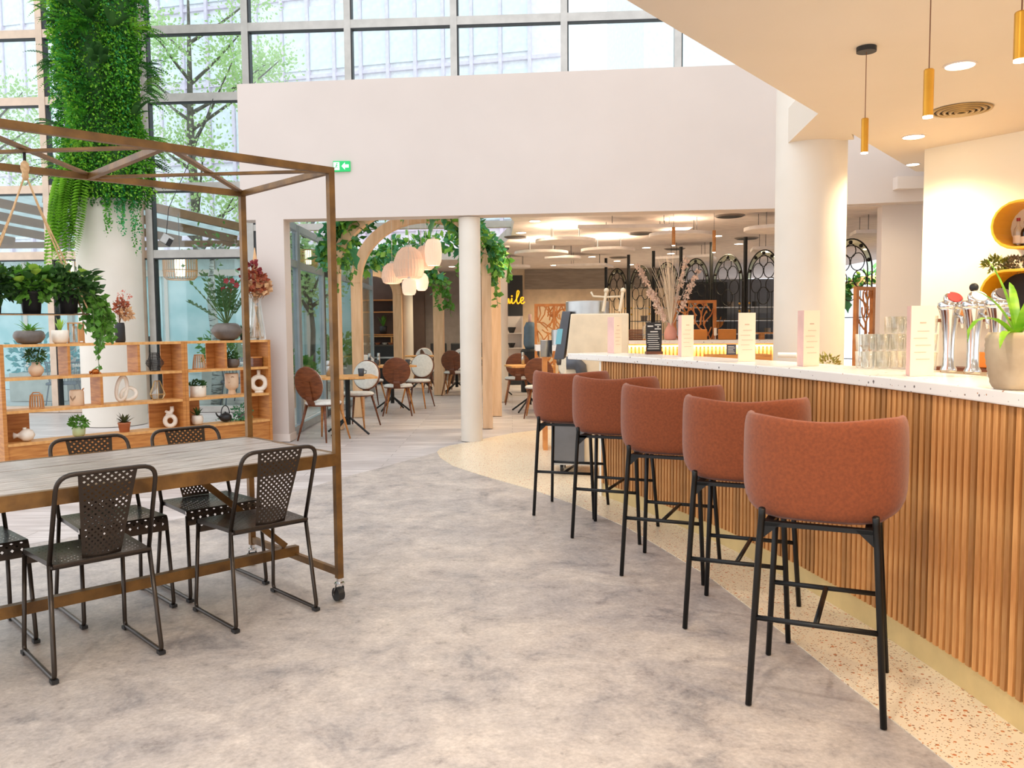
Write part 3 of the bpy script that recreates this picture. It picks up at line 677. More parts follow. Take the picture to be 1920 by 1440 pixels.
# ================================================================== OPEN SHELVING
SR = Vector((-2.845, 9.80, 0)); SL = Vector((-4.735, 7.72, 0)); SD = (SR - SL).normalized(); SN = Vector((-SD.y, SD.x, 0)); SLEN = (SR - SL).length; SANG = math.atan2(SD.y, SD.x)
SZ = [.30, .61, .92, 1.235]; DEP = .26; BT = .026
def sx(px, z):
    # distance along the shelf front at which pixel column px falls
    d = _ray(px, 700); a, b = d.x, d.y
    # SL + SD*s parallel to (a,b)
    return (SL.y*a - SL.x*b)/(SD.x*b - SD.y*a)
MID = sx(347, 0)
def shelf_unit(label, s0, s1, divs, backs, first):
    t = thing('shelving_unit', label, 'shelving unit', SL, SANG, 'open oak shelves by the window')
    for z in SZ: MB().bb((s0 + BT, 0, z - BT), (s1 - BT, DEP, z)).build('shelf_board' if z < 1.2 else 'top_board', OAKL, t)
    MB().bb((s0, 0, 0), (s0 + BT*1.3, DEP, SZ[3])).build('upright', OAK, t); MB().bb((s1 - BT*1.3, 0, 0), (s1, DEP, SZ[3])).build('upright', OAK, t)
    for row, s in divs:
        z0 = SZ[row-1] if row else .0; MB().bb((s - BT/2, .004, SZ[row]), (s + BT/2, DEP, SZ[row+1] - BT)).build('divider', OAK, t)
    for row, a, b in backs: MB().bb((a, DEP - .014, SZ[row]), (b, DEP, SZ[row+1] - BT)).build('back_panel', OAK, t)
    MB().bb((s0 + BT, .012, 0), (s1 - BT, .03, SZ[0] - BT)).build('plinth', OAK, t)
    MB().bb((s0 + BT, DEP - .02, 0), (s1 - BT, DEP, SZ[0] - BT)).build('plinth_back', OAK, t)
    return t
shelf_unit('oak open shelving, longer left unit carrying the bowl planter', -.02, MID, [(2, sx(131, 0)), (2, sx(262, 0)), (1, sx(190, 0)), ], [(0, 0.01, sx(76, 0) - .04), (0, sx(296, 0), MID - .02), (2, sx(322, 0), MID - .02), (1, sx(325, 0), MID - .02)], True)
shelf_unit('oak open shelving, shorter right unit against the white pier', MID + .002, SLEN, [(2, sx(425, 0))], [(0, MID + .03, sx(392, 0)), (2, sx(408, 0), sx(424, 0)), (2, sx(487, 0), SLEN - .03), (1, sx(472, 0), SLEN - .03), (0, sx(487, 0), SLEN - .03)], False)

def on(px, row, dy=.12, lift=0):
    # point on the shelf row seen at pixel column px
    # row 0..3, local depth dy
    d = _ray(px, 700); a, b = d.x, d.y; O = SL + SN*dy; s = (O.y*a - O.x*b)/(SD.x*b - SD.y*a); p = O + SD*s; return Vector((p.x, p.y, SZ[row] + lift))
# ================================================================== THINGS ON THE SHELVES
random.seed(21)
SOIL = MATS['soil']
def pot(t, prof, m, n=20, smooth=True): return MB().lathe(prof, n=n).build('pot', m, t, smooth)
def spiky(t, base, n, L_, wd, m, elev=(.5, 1.3), droop=.4):
    for i in range(n): sword(t, base, 2*PI*i/n + random.uniform(-.3, .3), L_*random.uniform(.7, 1.1), random.uniform(*elev), wd, m, droop, nseg=5)
def bushpart(t, c, r, n, L_, m, **k):
    o = bush(MB(), c, r, n, L_, **k).build('foliage', m, t); o['kind'] = 'stuff'; return o
def frond(mb, p0, d, L_, wd, droop=1.2, n=16, lw=.35):
    p = Vector(p0); d = Vector(d).normalized(); side = d.cross(Vector((0, 0, 1)))
    if side.length < .05: side = Vector((1, 0, 0))
    side.normalize()
    for i in range(n):
        s = i/n; q = p + d*(L_/n); d = (d + Vector((0, 0, -droop/n*(.5 + s)))).normalized(); w_ = wd*math.sin(PI*(.12 + .86*s))
        for sg in (-1, 1): mb.add(*leafq(p, side*sg + d*.35, Vector((0, 0, 1)), w_, w_*lw*.5 + .002))
        p = q
    return mb
# --- top board
t = thing('bowl_planter', 'wide grey bowl planter with spiky aloe on the left of the shelf top', 'potted plant', on(58, 3))
pot(t, [(.055, 0), (.10, .012), (.135, .06), (.138, .085), (.125, .118), (.105, .13), (.10, .125), (.11, .105)], GREYC, 28)
MB().lathe([(.108, .115), (.01, .118)]).build('soil', SOIL, t); spiky(t, (0, 0, .115), 14, .16, .012, LEAFM, (.3, 1.1), .5); spiky(t, (.03, 0, .115), 7, .12, .02, LEAFL, (.1, .8), 1.2)
t = thing('aloe_pot', 'pale stone pot with upright striped aloe on the shelf top', 'potted plant', on(116, 3))
pot(t, [(.05, 0), (.07, .02), (.078, .07), (.076, .128), (.07, .132), (.068, .11)], WHITEC, 24); MB().lathe([(.069, .115), (.01, .118)]).build('soil', SOIL, t); spiky(t, (0, 0, .115), 11, .15, .014, LEAFL, (1.0, 1.45), .2)
def cage(t, r0, r1, h, n, m, rings=2, wd=.004):
    for i in range(n):
        a = 2*PI*i/n; MB().tube([(r0*math.cos(a), r0*math.sin(a), .004), (lerp(r0, r1, .5)*1.06*math.cos(a), lerp(r0, r1, .5)*1.06*math.sin(a), h/2), (r1*math.cos(a), r1*math.sin(a), h)], wd, 5).build('rib', m, t)
    for z, r in ((.006, r0), (h, r1)):
        MB().tube([(r*math.cos(2*PI*k/20), r*math.sin(2*PI*k/20), z) for k in range(20)], wd*1.4, 6, True).build('ring', m, t)
    MB().lathe([(r0*.95, 0), (r0*.95, .008)]).build('base', m, t)
t = thing('bamboo_lantern', 'bamboo lantern with a glass chimney on the shelf top beside the aloe', 'lantern', on(146, 3))
for a, b in ((-.05, -.05), (.05, -.05), (.05, .05), (-.05, .05)): MB().bb((a - .006, b - .006, 0), (a + .006, b + .006, .2)).build('post', RATTAN, t)
MB().bb((-.058, -.058, .195), (.058, .058, .207)).build('top', RATTAN, t); MB().bb((-.058, -.058, 0), (.058, .058, .01)).build('base', RATTAN, t); MB().bb((.048, -.045, .02), (.056, .045, .19)).build('side_panel', RATTAN, t)
MB().lathe([(.036, .012), (.036, .17), (.034, .17), (.034, .014)]).build('glass_chimney', GLASSW, t, True)
t = thing('tall_vase', 'tall black vase of dried pink and rust flowers before the white column', 'vase', on(228, 3, .14))
pot(t, [(.045, 0), (.052, .02), (.05, .16), (.045, .20), (.04, .205), (.038, .19)], DARKC, 20)
DRYP = mat('dried_pink', S(214, 130, 112), .8); DRYR = mat('dried_rust', S(176, 92, 56), .8, col2=S(140, 66, 40), scale=12); DRYT = mat('dried_tan', S(214, 168, 122), .8); DRYRED = mat('dried_red', S(128, 34, 38), .7)
mb = MB()
for k in range(12):
    a = random.uniform(0, 2*PI); r = random.uniform(.02, .10); mb.tube([(0, 0, .19), (r*.4*math.cos(a), r*.4*math.sin(a), .30), (r*math.cos(a), r*math.sin(a), .36 + random.uniform(0, .12))], .002, 4)
mb.build('stems', STEMB, t)
bushpart(t, (.02, 0, .36), (.07, .06, .09), 160, .035, DRYR, asp=.4); bushpart(t, (.07, 0, .30), (.06, .05, .05), 90, .05, DRYT, asp=.3); bushpart(t, (.05, 0, .47), (.09, .05, .06), 40, .025, DRYP, asp=.45)
t = thing('zz_plant', 'dark grey bowl pot with tall glossy stems and dark red orchids on the shelf top', 'potted plant', on(428, 3, .12))
pot(t, [(.06, 0), (.10, .02), (.145, .075), (.148, .10), (.12, .145), (.085, .165), (.08, .16), (.09, .145)], GREYC, 28); MB().lathe([(.088, .148), (.01, .15)]).build('soil', SOIL, t)
t.scale = (1.16, 1.16, 1.2)
for k in range(12):
    a = [2.6, 3.3, 2.0, 2.9, 1.2, .4, 5.6, 4.6, 3.9, .9, 2.4, 1.7][k]; el = [1.05, .95, 1.2, .6, 1.25, 1.2, 1.3, 1.3, 1.1, 1.0, 1.35, 1.4][k]; L_ = [.60, .52, .50, .46, .46, .42, .40, .36, .4, .36, .5, .48][k]
    d = Vector((math.cos(a)*math.cos(el), math.sin(a)*math.cos(el), math.sin(el))); pts = [Vector((0, 0, .15)) + d*L_*q/8 + Vector((0, 0, -.05*(q/8)**2)) for q in range(9)]
    st = MB().tube(pts, [.006 - .0004*q for q in range(9)], 5).build('stem', STEMG, t); sd = d.cross(Vector((0, 0, 1))).normalized(); mb = MB()
    for q in range(3, 9):
        for sg in (-1, 1): mb.add(*leafq(pts[q], sd*sg + d*.7, d.cross(sd), .075, .020))
    mb.add(*leafq(pts[8], d, sd, .06, .018)); mb.build('leaves', LEAFD, st)
for (px_, pz) in [(.03, .50), (.09, .50), (.0, .42), (.06, .42), (.13, .46)]:
    mb = MB(); c = Vector((px_, -.06, pz + .06))
    for k in range(5):
        a = 2*PI*k/5; mb.add(*leafq(c, Vector((math.cos(a), -.3, math.sin(a))), Vector((0, 1, 0)), .034, .015))
    mb.build('orchid_flower', DRYRED, t)
MB().tube([(.02, -.02, .15), (.03, -.04, .40), (.07, -.06, .54), (.15, -.06, .50)], .003, 5).build('orchid_stem', STEMG, t)
t = thing('glass_vase', 'clear glass vase with a dried red and tan bouquet beside the white pier', 'vase', on(483, 3, .13))
MB().lathe([(.085, 0), (.09, .01), (.088, .05), (.072, .18), (.055, .32), (.052, .42), (.049, .42), (.052, .32), (.068, .18), (.083, .05), (.08, .012)], n=24).build('vase_glass', GLASSW, t, True)
mb = MB()
for k in range(16):
    a = random.uniform(0, 2*PI); r = random.uniform(.01, .05); mb.tube([(r*math.cos(a), r*math.sin(a), .02), (-r*.3*math.cos(a), -r*.3*math.sin(a), .33), (r*2.4*math.cos(a), r*2.4*math.sin(a), .50)], .003, 4)
mb.build('stems', DRYT, t)
t.scale = (1.2,)*3
bushpart(t, (.0, 0, .56), (.12, .09, .11), 170, .06, DRYR, asp=.35); bushpart(t, (.05, 0, .50), (.10, .08, .07), 90, .07, DRYT, asp=.4); bushpart(t, (-.03, -.03, .66), (.10, .07, .10), 60, .05, DRYRED, asp=.45)
mb = MB(); mb.lathe([(.004, .55), (.028, .66), (.022, .78), (.003, .90)], (.0, .02, 0), 10); mb.build('pampas_plume', DRYT, t, True)
t = thing('small_fern', 'small green fern behind the corner post on the shelf top', 'potted plant', on(458, 3, .16)); pot(t, [(.03, 0), (.042, .06), (.038, .06)], DARKC, 14); bushpart(t, (0, 0, .09), (.06, .06, .05), 70, .05, LEAFD)
# --- upper row
t = thing('round_vase', 'round beige vase with a dark bushy plant in the upper row', 'vase', on(68, 2)); pot(t, [(.028, 0), (.045, .01), (.068, .05), (.066, .085), (.038, .115), (.036, .14), (.032, .14), (.034, .11)], BEIGEC, 22); bushpart(t, (0, 0, .20), (.09, .08, .075), 200, .035, LEAFD)
BRASS = mat('copper', S(186, 112, 52), .25, .8)
t = thing('turtle_figure', 'copper turtle figurine in the upper row', 'figurine', on(179, 2), SANG)
MB().sph((0, 0, .022), .042, 16, 8, sx=1, sy=.8, sz=.75).build('shell', BRASS, t, True); MB().sph((-.05, 0, .02), .013, 10, 6).build('head', BRASS, t, True)
for a, b in ((-.03, -.032), (.03, -.032), (-.03, .032), (.03, .032)): MB().tube([(a*.8, b*.7, .02), (a*1.35, b*1.2, .003)], .008, 6).build('leg', BRASS, t)
t = thing('wire_vase', 'black ringed wire vase in the upper row before the window', 'vase', on(291, 2))
for i in range(13):
    z = .008 + i*.0155; r = [.05, .052, .06, .075, .088, .092, .09, .082, .066, .054, .05, .05, .05][i]; MB().tube([(r*math.cos(2*PI*k/22), r*math.sin(2*PI*k/22), z) for k in range(22)], .0035, 5, True).build('ring', DARKC, t)
for k in range(4):
    a = PI/4 + k*PI/2; MB().tube([(r*math.cos(a), r*math.sin(a), z) for r, z in ((.05, .008), (.06, .04), (.092, .085), (.066, .132), (.05, .19))], .003, 5).build('rib', DARKC, t)
t = thing('rattan_lantern', 'small rattan lantern in the upper row of the right unit', 'lantern', on(374, 2)); cage(t, .07, .048, .16, 14, RATTAN)
t = thing('grey_pot', 'grey pot with a small bushy plant in the upper row of the right unit', 'potted plant', on(437, 2)); pot(t, [(.05, 0), (.072, .03), (.075, .10), (.07, .105), (.068, .09)], GREYC); bushpart(t, (-.01, 0, .13), (.07, .07, .05), 130, .04, LEAFD)
t = thing('wooden_box', 'small dark wooden box in the upper row beside the white pier', 'box', on(480, 2, .15), SANG); MB().bb((-.06, -.05, 0), (.06, .05, .10)).build('body', WALNUT, t, bevel=.003); MB().bb((-.062, -.052, .10), (.062, .052, .118)).build('lid', OAK, t, bevel=.003)
# --- middle row
t = thing('rattan_lantern', 'small round rattan lantern in the middle row of the left unit', 'lantern', on(66, 1)); cage(t, .062, .052, .13, 16, RATTAN); MB().tube([(-.05, 0, .13), (-.03, 0, .155), (.03, 0, .155), (.05, 0, .13)], .006, 6).build('handle', RATTAN, t)
t = thing('carved_lantern', 'pale carved jar lantern with a wooden handle in the middle row', 'lantern', on(142, 1)); MB().lathe([(.062, 0), (.066, .01), (.066, .14), (.058, .158), (.05, .158), (.05, .15)], n=24).build('jar', BEIGEC, t, True)
mb = MB()
for k in range(9): mb.tube([(.067*math.cos(-1.9 + .1*k - .2), .067*math.sin(-1.9 + .1*k - .2), .05 + .03*abs(k-4)/4), (.067*math.cos(-1.88 + .1*k - .2), .067*math.sin(-1.88 + .1*k - .2), .075 + .03*abs(k-4)/4)], .002, 4)
mb.build('carving', mat('carving_brown', S(150, 116, 88), .8), t); MB().tube([(.055, 0, .15), (.075, 0, .175), (.055, .01, .165)], .005, 6).build('handle', OAK, t)
def loop(cx, cz, rx, rz, tilt=0, n=28, y=0):
    return [(cx + rx*math.cos(2*PI*k/n)*math.cos(tilt) - rz*math.sin(2*PI*k/n)*math.sin(tilt), y + .012*math.sin(4*PI*k/n), cz + rx*math.cos(2*PI*k/n)*math.sin(tilt) + rz*math.sin(2*PI*k/n)*math.cos(tilt)) for k in range(n)]
t = thing('knot_sculpture', 'white knot sculpture of two linked loops in the middle row', 'sculpture', on(233, 1), SANG - .2)
MB().tube(loop(-.03, .145, .05, .125, -.15), .019, 10, True).build('tall_loop', WHITEC, t, True); MB().tube(loop(.035, .085, .075, .062, .3, y=.008), .019, 10, True).build('round_loop', WHITEC, t, True)
t = thing('terrarium', 'geometric glass terrarium with brass edges in the middle row', 'terrarium', on(294, 1)); BR2 = mat('brass_edge', S(196, 160, 96), .35, .7)
lo_ = [(.055*math.cos(2*PI*k/6), .055*math.sin(2*PI*k/6), .006) for k in range(6)]; mi = [(.085*math.cos(2*PI*k/6), .085*math.sin(2*PI*k/6), .06) for k in range(6)]; hi_ = [(.03*math.cos(2*PI*k/6), .03*math.sin(2*PI*k/6), .205) for k in range(6)]
for k in range(6):
    for a, b in ((lo_[k], lo_[(k+1) % 6]), (lo_[k], mi[k]), (mi[k], mi[(k+1) % 6]), (mi[k], hi_[k]), (hi_[k], hi_[(k+1) % 6])): MB().tube([a, b], .003, 5).build('edge', BR2, t)
    MB().add([mi[k], mi[(k+1) % 6], hi_[(k+1) % 6], hi_[k]], [(0, 1, 2, 3)]).build('pane', GLASSW, t); MB().add([lo_[k], lo_[(k+1) % 6], mi[(k+1) % 6], mi[k]], [(0, 1, 2, 3)]).build('pane', GLASSW, t)
t = thing('white_planter', 'white ribbed planter with a low dark plant in the middle row of the right unit', 'potted plant', on(370, 1)); pot(t, [(.075, 0), (.085, .01), (.09, .125), (.085, .128), (.083, .11)], WHITEC, 26); bushpart(t, (0, 0, .14), (.085, .08, .045), 200, .035, LEAFD)
t = thing('face_vase', 'cream vase shaped as a face in the middle row', 'vase', on(434, 1)); MB().lathe([(.042, 0), (.045, .012), (.036, .05), (.04, .06), (.072, .085), (.076, .13), (.078, .24), (.072, .245), (.07, .23)], n=24).build('body', BEIGEC, t, True)
MB().tube([(-.02, -.078, .215), (-.004, -.09, .17), (.006, -.094, .15), (-.01, -.078, .142)], .006, 6).build('nose', BEIGEC, t, True); MB().tube([(.02, -.078, .205), (.035, -.075, .212), (.05, -.066, .205)], .003, 5).build('eyebrow', WALNUT, t); MB().tube([(-.015, -.076, .115), (.0, -.08, .112), (.015, -.077, .115)], .004, 5).build('lips', BEIGEC, t)
t = thing('donut_vase', 'cream ring-shaped vase in the middle row by the pier', 'vase', on(485, 1, .1), SANG*.35); MB().tube([(.075*math.cos(2*PI*k/32), 0, .115 + .075*math.sin(2*PI*k/32)) for k in range(32)], .030, 14, True).build('ring', WHITEC, t, True)
MB().lathe([(.024, .21), (.02, .225), (.022, .27), (.017, .27)], n=16).build('neck', WHITEC, t, True); MB().lathe([(.052, 0), (.05, .022), (.02, .03)], n=20, sy=.7).build('foot', WHITEC, t, True)
# --- lower row
t = thing('gourd_vase', 'cream gourd-shaped vase lying on its side in the lower row', 'vase', on(38, 0), SANG - .3)
mb = MB(); mb.lathe([(.004, -.07), (.045, -.05), (.062, -.01), (.058, .03), (.03, .06), (.018, .08), (.032, .112), (.006, .118)], n=20, M=Matrix.Translation((.03, 0, .062)) @ Matrix.Rotation(-PI/2, 4, 'Y')); mb.build('body', WHITEC, t, True); MB().lathe([(.012, .105), (.018, .135), (.004, .137)], (.012, 0, 0), 10).build('stub', WHITEC, t, True)
t = thing('green_pot', 'pale green pot with a leafy plant in the lower row', 'potted plant', on(143, 0)); pot(t, [(.04, 0), (.058, .02), (.062, .07), (.056, .10), (.052, .10), (.054, .08)], mat('celadon', S(186, 200, 150), .35)); bushpart(t, (0, 0, .14), (.09, .08, .06), 200, .04, LEAFM)
t = thing('succulent_pot', 'terracotta pot with a spiky succulent in the lower row', 'potted plant', on(229, 0)); pot(t, [(.048, 0), (.06, .085), (.062, .085), (.064, .10), (.058, .10), (.055, .08)], TERRA); spiky(t, (0, 0, .09), 22, .12, .014, mat('succulent_leaf', S(96, 98, 52), .5, col2=S(66, 72, 36), scale=8), (.25, 1.3), .1)
t = thing('loop_vase', 'cream figure-eight loop vase in the lower row', 'vase', on(316, 0), SANG*.4); MB().tube([(.052*math.cos(2*PI*k/28), 0, .072 + .056*math.sin(2*PI*k/28)) for k in range(28)], .024, 12, True).build('lower_loop', WHITEC, t, True)
MB().tube([(-.03, 0, .125), (.0, .005, .155), (.022, 0, .185), (.022, 0, .23)], [.026, .024, .022, .02], 12).build('neck', WHITEC, t, True); MB().tube([(.02, 0, .13), (-.01, -.01, .16), (-.045, 0, .18)], [.022, .02, .014], 12).build('arm', WHITEC, t, True)
t = thing('white_pot', 'small round white pot with a spiky plant in the lower row of the right unit', 'potted plant', on(367, 0)); pot(t, [(.035, 0), (.055, .015), (.066, .06), (.056, .105), (.05, .108), (.052, .09)], WHITEC); spiky(t, (0, 0, .10), 12, .11, .012, LEAFD, (.5, 1.4), .2)
t = thing('cast_iron_teapot', 'black cast iron teapot with a hoop handle in the lower row', 'teapot', on(420, 0), SANG); MB().sph((0, 0, .055), .072, 20, 10, sz=.72).build('body', DARKC, t, True); MB().tube([(.052*math.cos(a), 0, .095 + .095*math.sin(a)) for a in [PI*k/10 for k in range(11)]], .006, 8).build('handle', DARKC, t, True); MB().tube([(-.06, 0, .05), (-.10, 0, .085), (-.115, 0, .115)], [.014, .01, .008], 8).build('spout', DARKC, t, True); MB().sph((0, 0, .112), .011, 8, 6).build('lid_knob', DARKC, t)
t = thing('trailing_plant', 'silvery trailing plant spilling over the lower shelf beside the teapot', 'plant', on(452, 0, .12)); pot(t, [(.045, 0), (.06, .08), (.055, .08)], GREYC); o = bushpart(t, (0, 0, .11), (.12, .10, .08), 260, .03, LEAFT); mb = MB()
for k in range(14):
    x0 = random.uniform(-.22, .12); vine(mb, [(x0, random.uniform(-.12, -.02), .03), (x0 + random.uniform(-.1, .1), -.11, .02)], .026, .012)
for k in range(6): vine(mb, [(.10 + random.uniform(-.02, .06), -.12, .06), (.13 + random.uniform(-.02, .04), -.17, -.02), (.13 + random.uniform(-.02, .03), -.17, -.22)], .026, .014)
o = mb.build('trailing_leaves', LEAFT, t); o['kind'] = 'stuff'

# ================================================================== PLANTED COLUMN
random.seed(5)
t = thing('living_column', 'thick cladding of ferns and moss wrapped round the upper part of the white column', 'vertical garden', (-5.78, 12.05, 0))
def shell(n, zlo, zhi, L_, m, r0=.50, r1=.70, az=None, down=.3, asp=.3, clump=None, seedc=0):
    mb = MB()
    cl = [(random.uniform(-PI, 0), random.uniform(zlo, zhi), random.uniform(.25, .7)) for _ in range(clump)] if clump else None
    for _ in range(n):
        if cl:
            a0, z0, s = random.choice(cl); a = a0 + random.gauss(0, .22*s/.6); z = z0 + random.gauss(0, .9*s)
            if not zlo < z < zhi: continue
        else: a = random.uniform(-PI*1.08, PI*.08); z = random.uniform(zlo, zhi)
        bump_ = .05*math.sin(a*5 + z*2.3) + .05*math.sin(a*3 - z*3.1)
        r = random.uniform(r0, r1) + bump_; q = Vector((math.cos(a), math.sin(a), 0)); p = Vector((q.x*r, q.y*r, z)); d = q*random.uniform(.3, 1) + Vector((0, 0, -down + random.uniform(-.6, .5))) + rv()*.6
        s = random.uniform(.6, 1.3); mb.add(*leafq(p, d, rv(), L_*s, L_*s*asp))
    o = mb.build('foliage', m, t); o['kind'] = 'stuff'
ZB = 3.2
MB().lathe([(.44, ZB), (.49, ZB + .15), (.50, 9.0)], n=30).build('moss_backing', mat('moss', S(44, 88, 30), .9, col2=S(30, 64, 22), scale=14, bump=.6, bscale=30), t)
shell(20000, ZB - .1, 9, .05, mat('ivy_dark', S(58, 128, 40), .5, col2=S(34, 92, 24), scale=2, trans=.25), .45, .55)
shell(16000, ZB, 9, .045, mat('moss_green', S(96, 172, 44), .55, col2=S(62, 136, 28), scale=1.6, trans=.3), .47, .60, clump=70)
shell(8000, ZB, 9, .05, mat('fern_lime', S(156, 206, 58), .55, col2=S(112, 176, 42), scale=2, trans=.3), .49, .62, clump=40)
shell(4000, ZB + .4, 9, .04, mat('fern_teal', S(66, 164, 92), .5, col2=S(44, 128, 66), scale=2, trans=.3), .50, .62, clump=18)
FERNL = mat('fern_frond', S(156, 206, 70), .55, col2=S(116, 174, 48), scale=3, trans=.35)
for k in range(26):   # long fronds hanging on the left below the cladding
    a = -PI*.5 + random.uniform(-.72, .12); r = .50; p = (r*math.cos(a), r*math.sin(a), ZB + random.uniform(.0, .7)); L_ = random.uniform(.9, 1.7)
    frond(MB(), p, (math.cos(a)*.3, math.sin(a)*.3, -.6), L_, .13, 1.8, 30, .55).build('fern_frond', FERNL, t)
for k in range(26):   # fine trailing vines on the right
    a = -PI*.5 + random.uniform(.35, 1.35); r = .52; x, y_ = r*math.cos(a), r*math.sin(a); z0 = ZB + .2; ln = random.uniform(.5, 1.0) if a > -.55 else random.uniform(.3, .75)
    vine(MB(), [(x, y_, z0), (x*1.03, y_*1.03, z0 - ln*.5), (x*1.02, y_*1.02, z0 - ln)], .045, .02, .3).build('trailing_vine', MATS['fern_teal'] if k % 3 else MATS['moss_green'], t)
for k in range(60):   # tufts that stick out at the sides
    a = random.choice([-PI, 0, -PI*.5]) + random.uniform(-.35, .35); z = random.uniform(ZB + .3, 7.2); mb = MB()
    for j in range(7): frond(mb, (.56*math.cos(a), .56*math.sin(a), z), (math.cos(a + random.uniform(-.9, .9)), math.sin(a + random.uniform(-.9, .9)), random.uniform(-.3, .9)), random.uniform(.28, .5), .06, 1.6, 14, .5)
    mb.build('fern_tuft', random.choice([FERNL, MATS['ivy_dark'], MATS['moss_green']]), t)
for k in range(14):
    a = -PI*.5 + random.uniform(-1.5, 1.5); z = random.uniform(4.2, 7.3)
    for j in range(4): sword(t, (.56*math.cos(a), .56*math.sin(a), z), a + random.uniform(-.8, .8), random.uniform(.3, .5), random.uniform(.2, .9), .04, LEAFD, 1.0)
# ================================================================== CEILING OF THE BAR: lamps, vent, pendants
WARM = (1.0, .80, .52)
LAMP = emis('warm_lamp', (1.0, .90, .72, 1), 14)
def downlight(p, r, label, zc, power, group='round downlights in the bar ceiling', watt=True, ang=2.4, colr=None):
    t = thing('downlight', label, 'ceiling light', (p.x, p.y, zc), 0, group)
    MB().lathe([(r, -.008), (r*1.12, -.006), (r*1.12, 0), (r, 0)], n=28, cap=False).build('trim_ring', WHITE, t)
    MB().lathe([(r*.98, -.006), (r*.98, -.002)], n=28).build('diffuser', LAMP, t)
    if watt:
        l = bpy.data.lights.new('downlight_beam', 'SPOT'); l.energy = power; l.color = colr or WARM; l.spot_size = ang; l.spot_blend = .8; l.shadow_soft_size = r
        o = bpy.data.objects.new('downlight_beam', l); COL.objects.link(o); o.parent = t; o.location = (0, 0, -.03)
    return t
downlight(atz(1800, 122, 2.95), .085, 'larger round downlight right of the second pendant', 2.95, 120)
downlight(atz(1713, 256, 2.95), .085, 'round downlight near the corner of the cream wall', 2.95, 150)
for i, (x, y_) in enumerate([(2.7, 3.2), (2.5, 1.4), (4.6, 5.2), (4.4, 3.2)]): downlight(Vector((x, y_, 0)), .085, 'round downlight in the bar ceiling above the serving side', 2.95, 90)
for x, y_ in [(.2, 1.6), (-1.6, .4), (.6, -.6), (-1.2, -2.2), (1.2, -2.4), (2.6, -.8)]: downlight(Vector((x, y_, 0)), .085, 'added out-of-view downlight that brightens the vinyl floor', 2.95, 95, 'added downlights brightening the vinyl floor', True, 2.7, (1, .90, .78))  # unseen lamps added around the camera to fill the floor with light
downlight(Vector((4.02, 8.42, 0)), .06, 'small added downlight at the far tip of the bar ceiling, brightening the wall', 2.95, 40)  # extra lamp added to brighten the white wall beyond the bar ceiling
p = atz(1803, 205, 2.95); t = thing('ceiling_vent', 'round brass-coloured ceiling vent with concentric rings', 'vent', (p.x, p.y, 2.95)); BRV = mat('vent_brass', S(172, 146, 100), .4, .6)
MB().lathe([(.20, -.006), (.20, 0)], n=36).build('backing', mat('vent_dark', S(56, 44, 32), .8), t)
for i, r in enumerate((.21, .17, .13, .09, .05)):
    MB().lathe([(r, -.004 - .004*i), (r - .006, -.014 - .004*i), (r - .026, -.010 - .004*i), (r - .022, -.002 - .004*i)], n=36, cap=False).build('ring', BRV, t, True)
GOLD = mat('brushed_gold', S(222, 160, 52), .35, .6)
def pendant(px, y_top, y_bot, label, depth, x=None, canopy=True, zc=2.95):
    a = aty(px, y_top, depth); b = aty(px, y_bot, depth); t = thing('pendant_lamp', label, 'pendant lamp', (a.x, a.y, zc), 0, 'slim gold pendant lamps over the bar'); h0, h1 = a.z - zc, b.z - zc
    if canopy: MB().lathe([(.055, -.028), (.055, 0)], n=24).build('canopy', DARKC, t)
    MB().tube([(0, 0, -.02), (0, 0, h0)], .0022, 6).build('cable', mat('copper_cable', S(120, 72, 44), .6), t)
    MB().lathe([(.020, h1), (.020, h0 - .004), (.017, h0), (.004, h0)], n=20).build('shade', GOLD, t, auto=.6); MB().lathe([(.019, h1 - .006), (.019, h1 + .002)], n=18).build('diffuser', LAMP, t)
    l = bpy.data.lights.new('pendant_beam', 'SPOT'); l.energy = 16; l.color = WARM; l.spot_size = 1.5; l.spot_blend = .7; l.shadow_soft_size = .02; o = bpy.data.objects.new('pendant_beam', l); COL.objects.link(o); o.parent = t; o.location = (0, 0, h1 - .02)
pendant(1622, 222, 286, 'slim gold pendant lamp hanging from a round black canopy', 4.90)
pendant(1742, 130, 218, 'slim gold pendant lamp in the middle, left of the ceiling vent', 3.45)
pendant(1916, 22, 112, 'slim gold pendant lamp cut off by the right edge', 2.6)

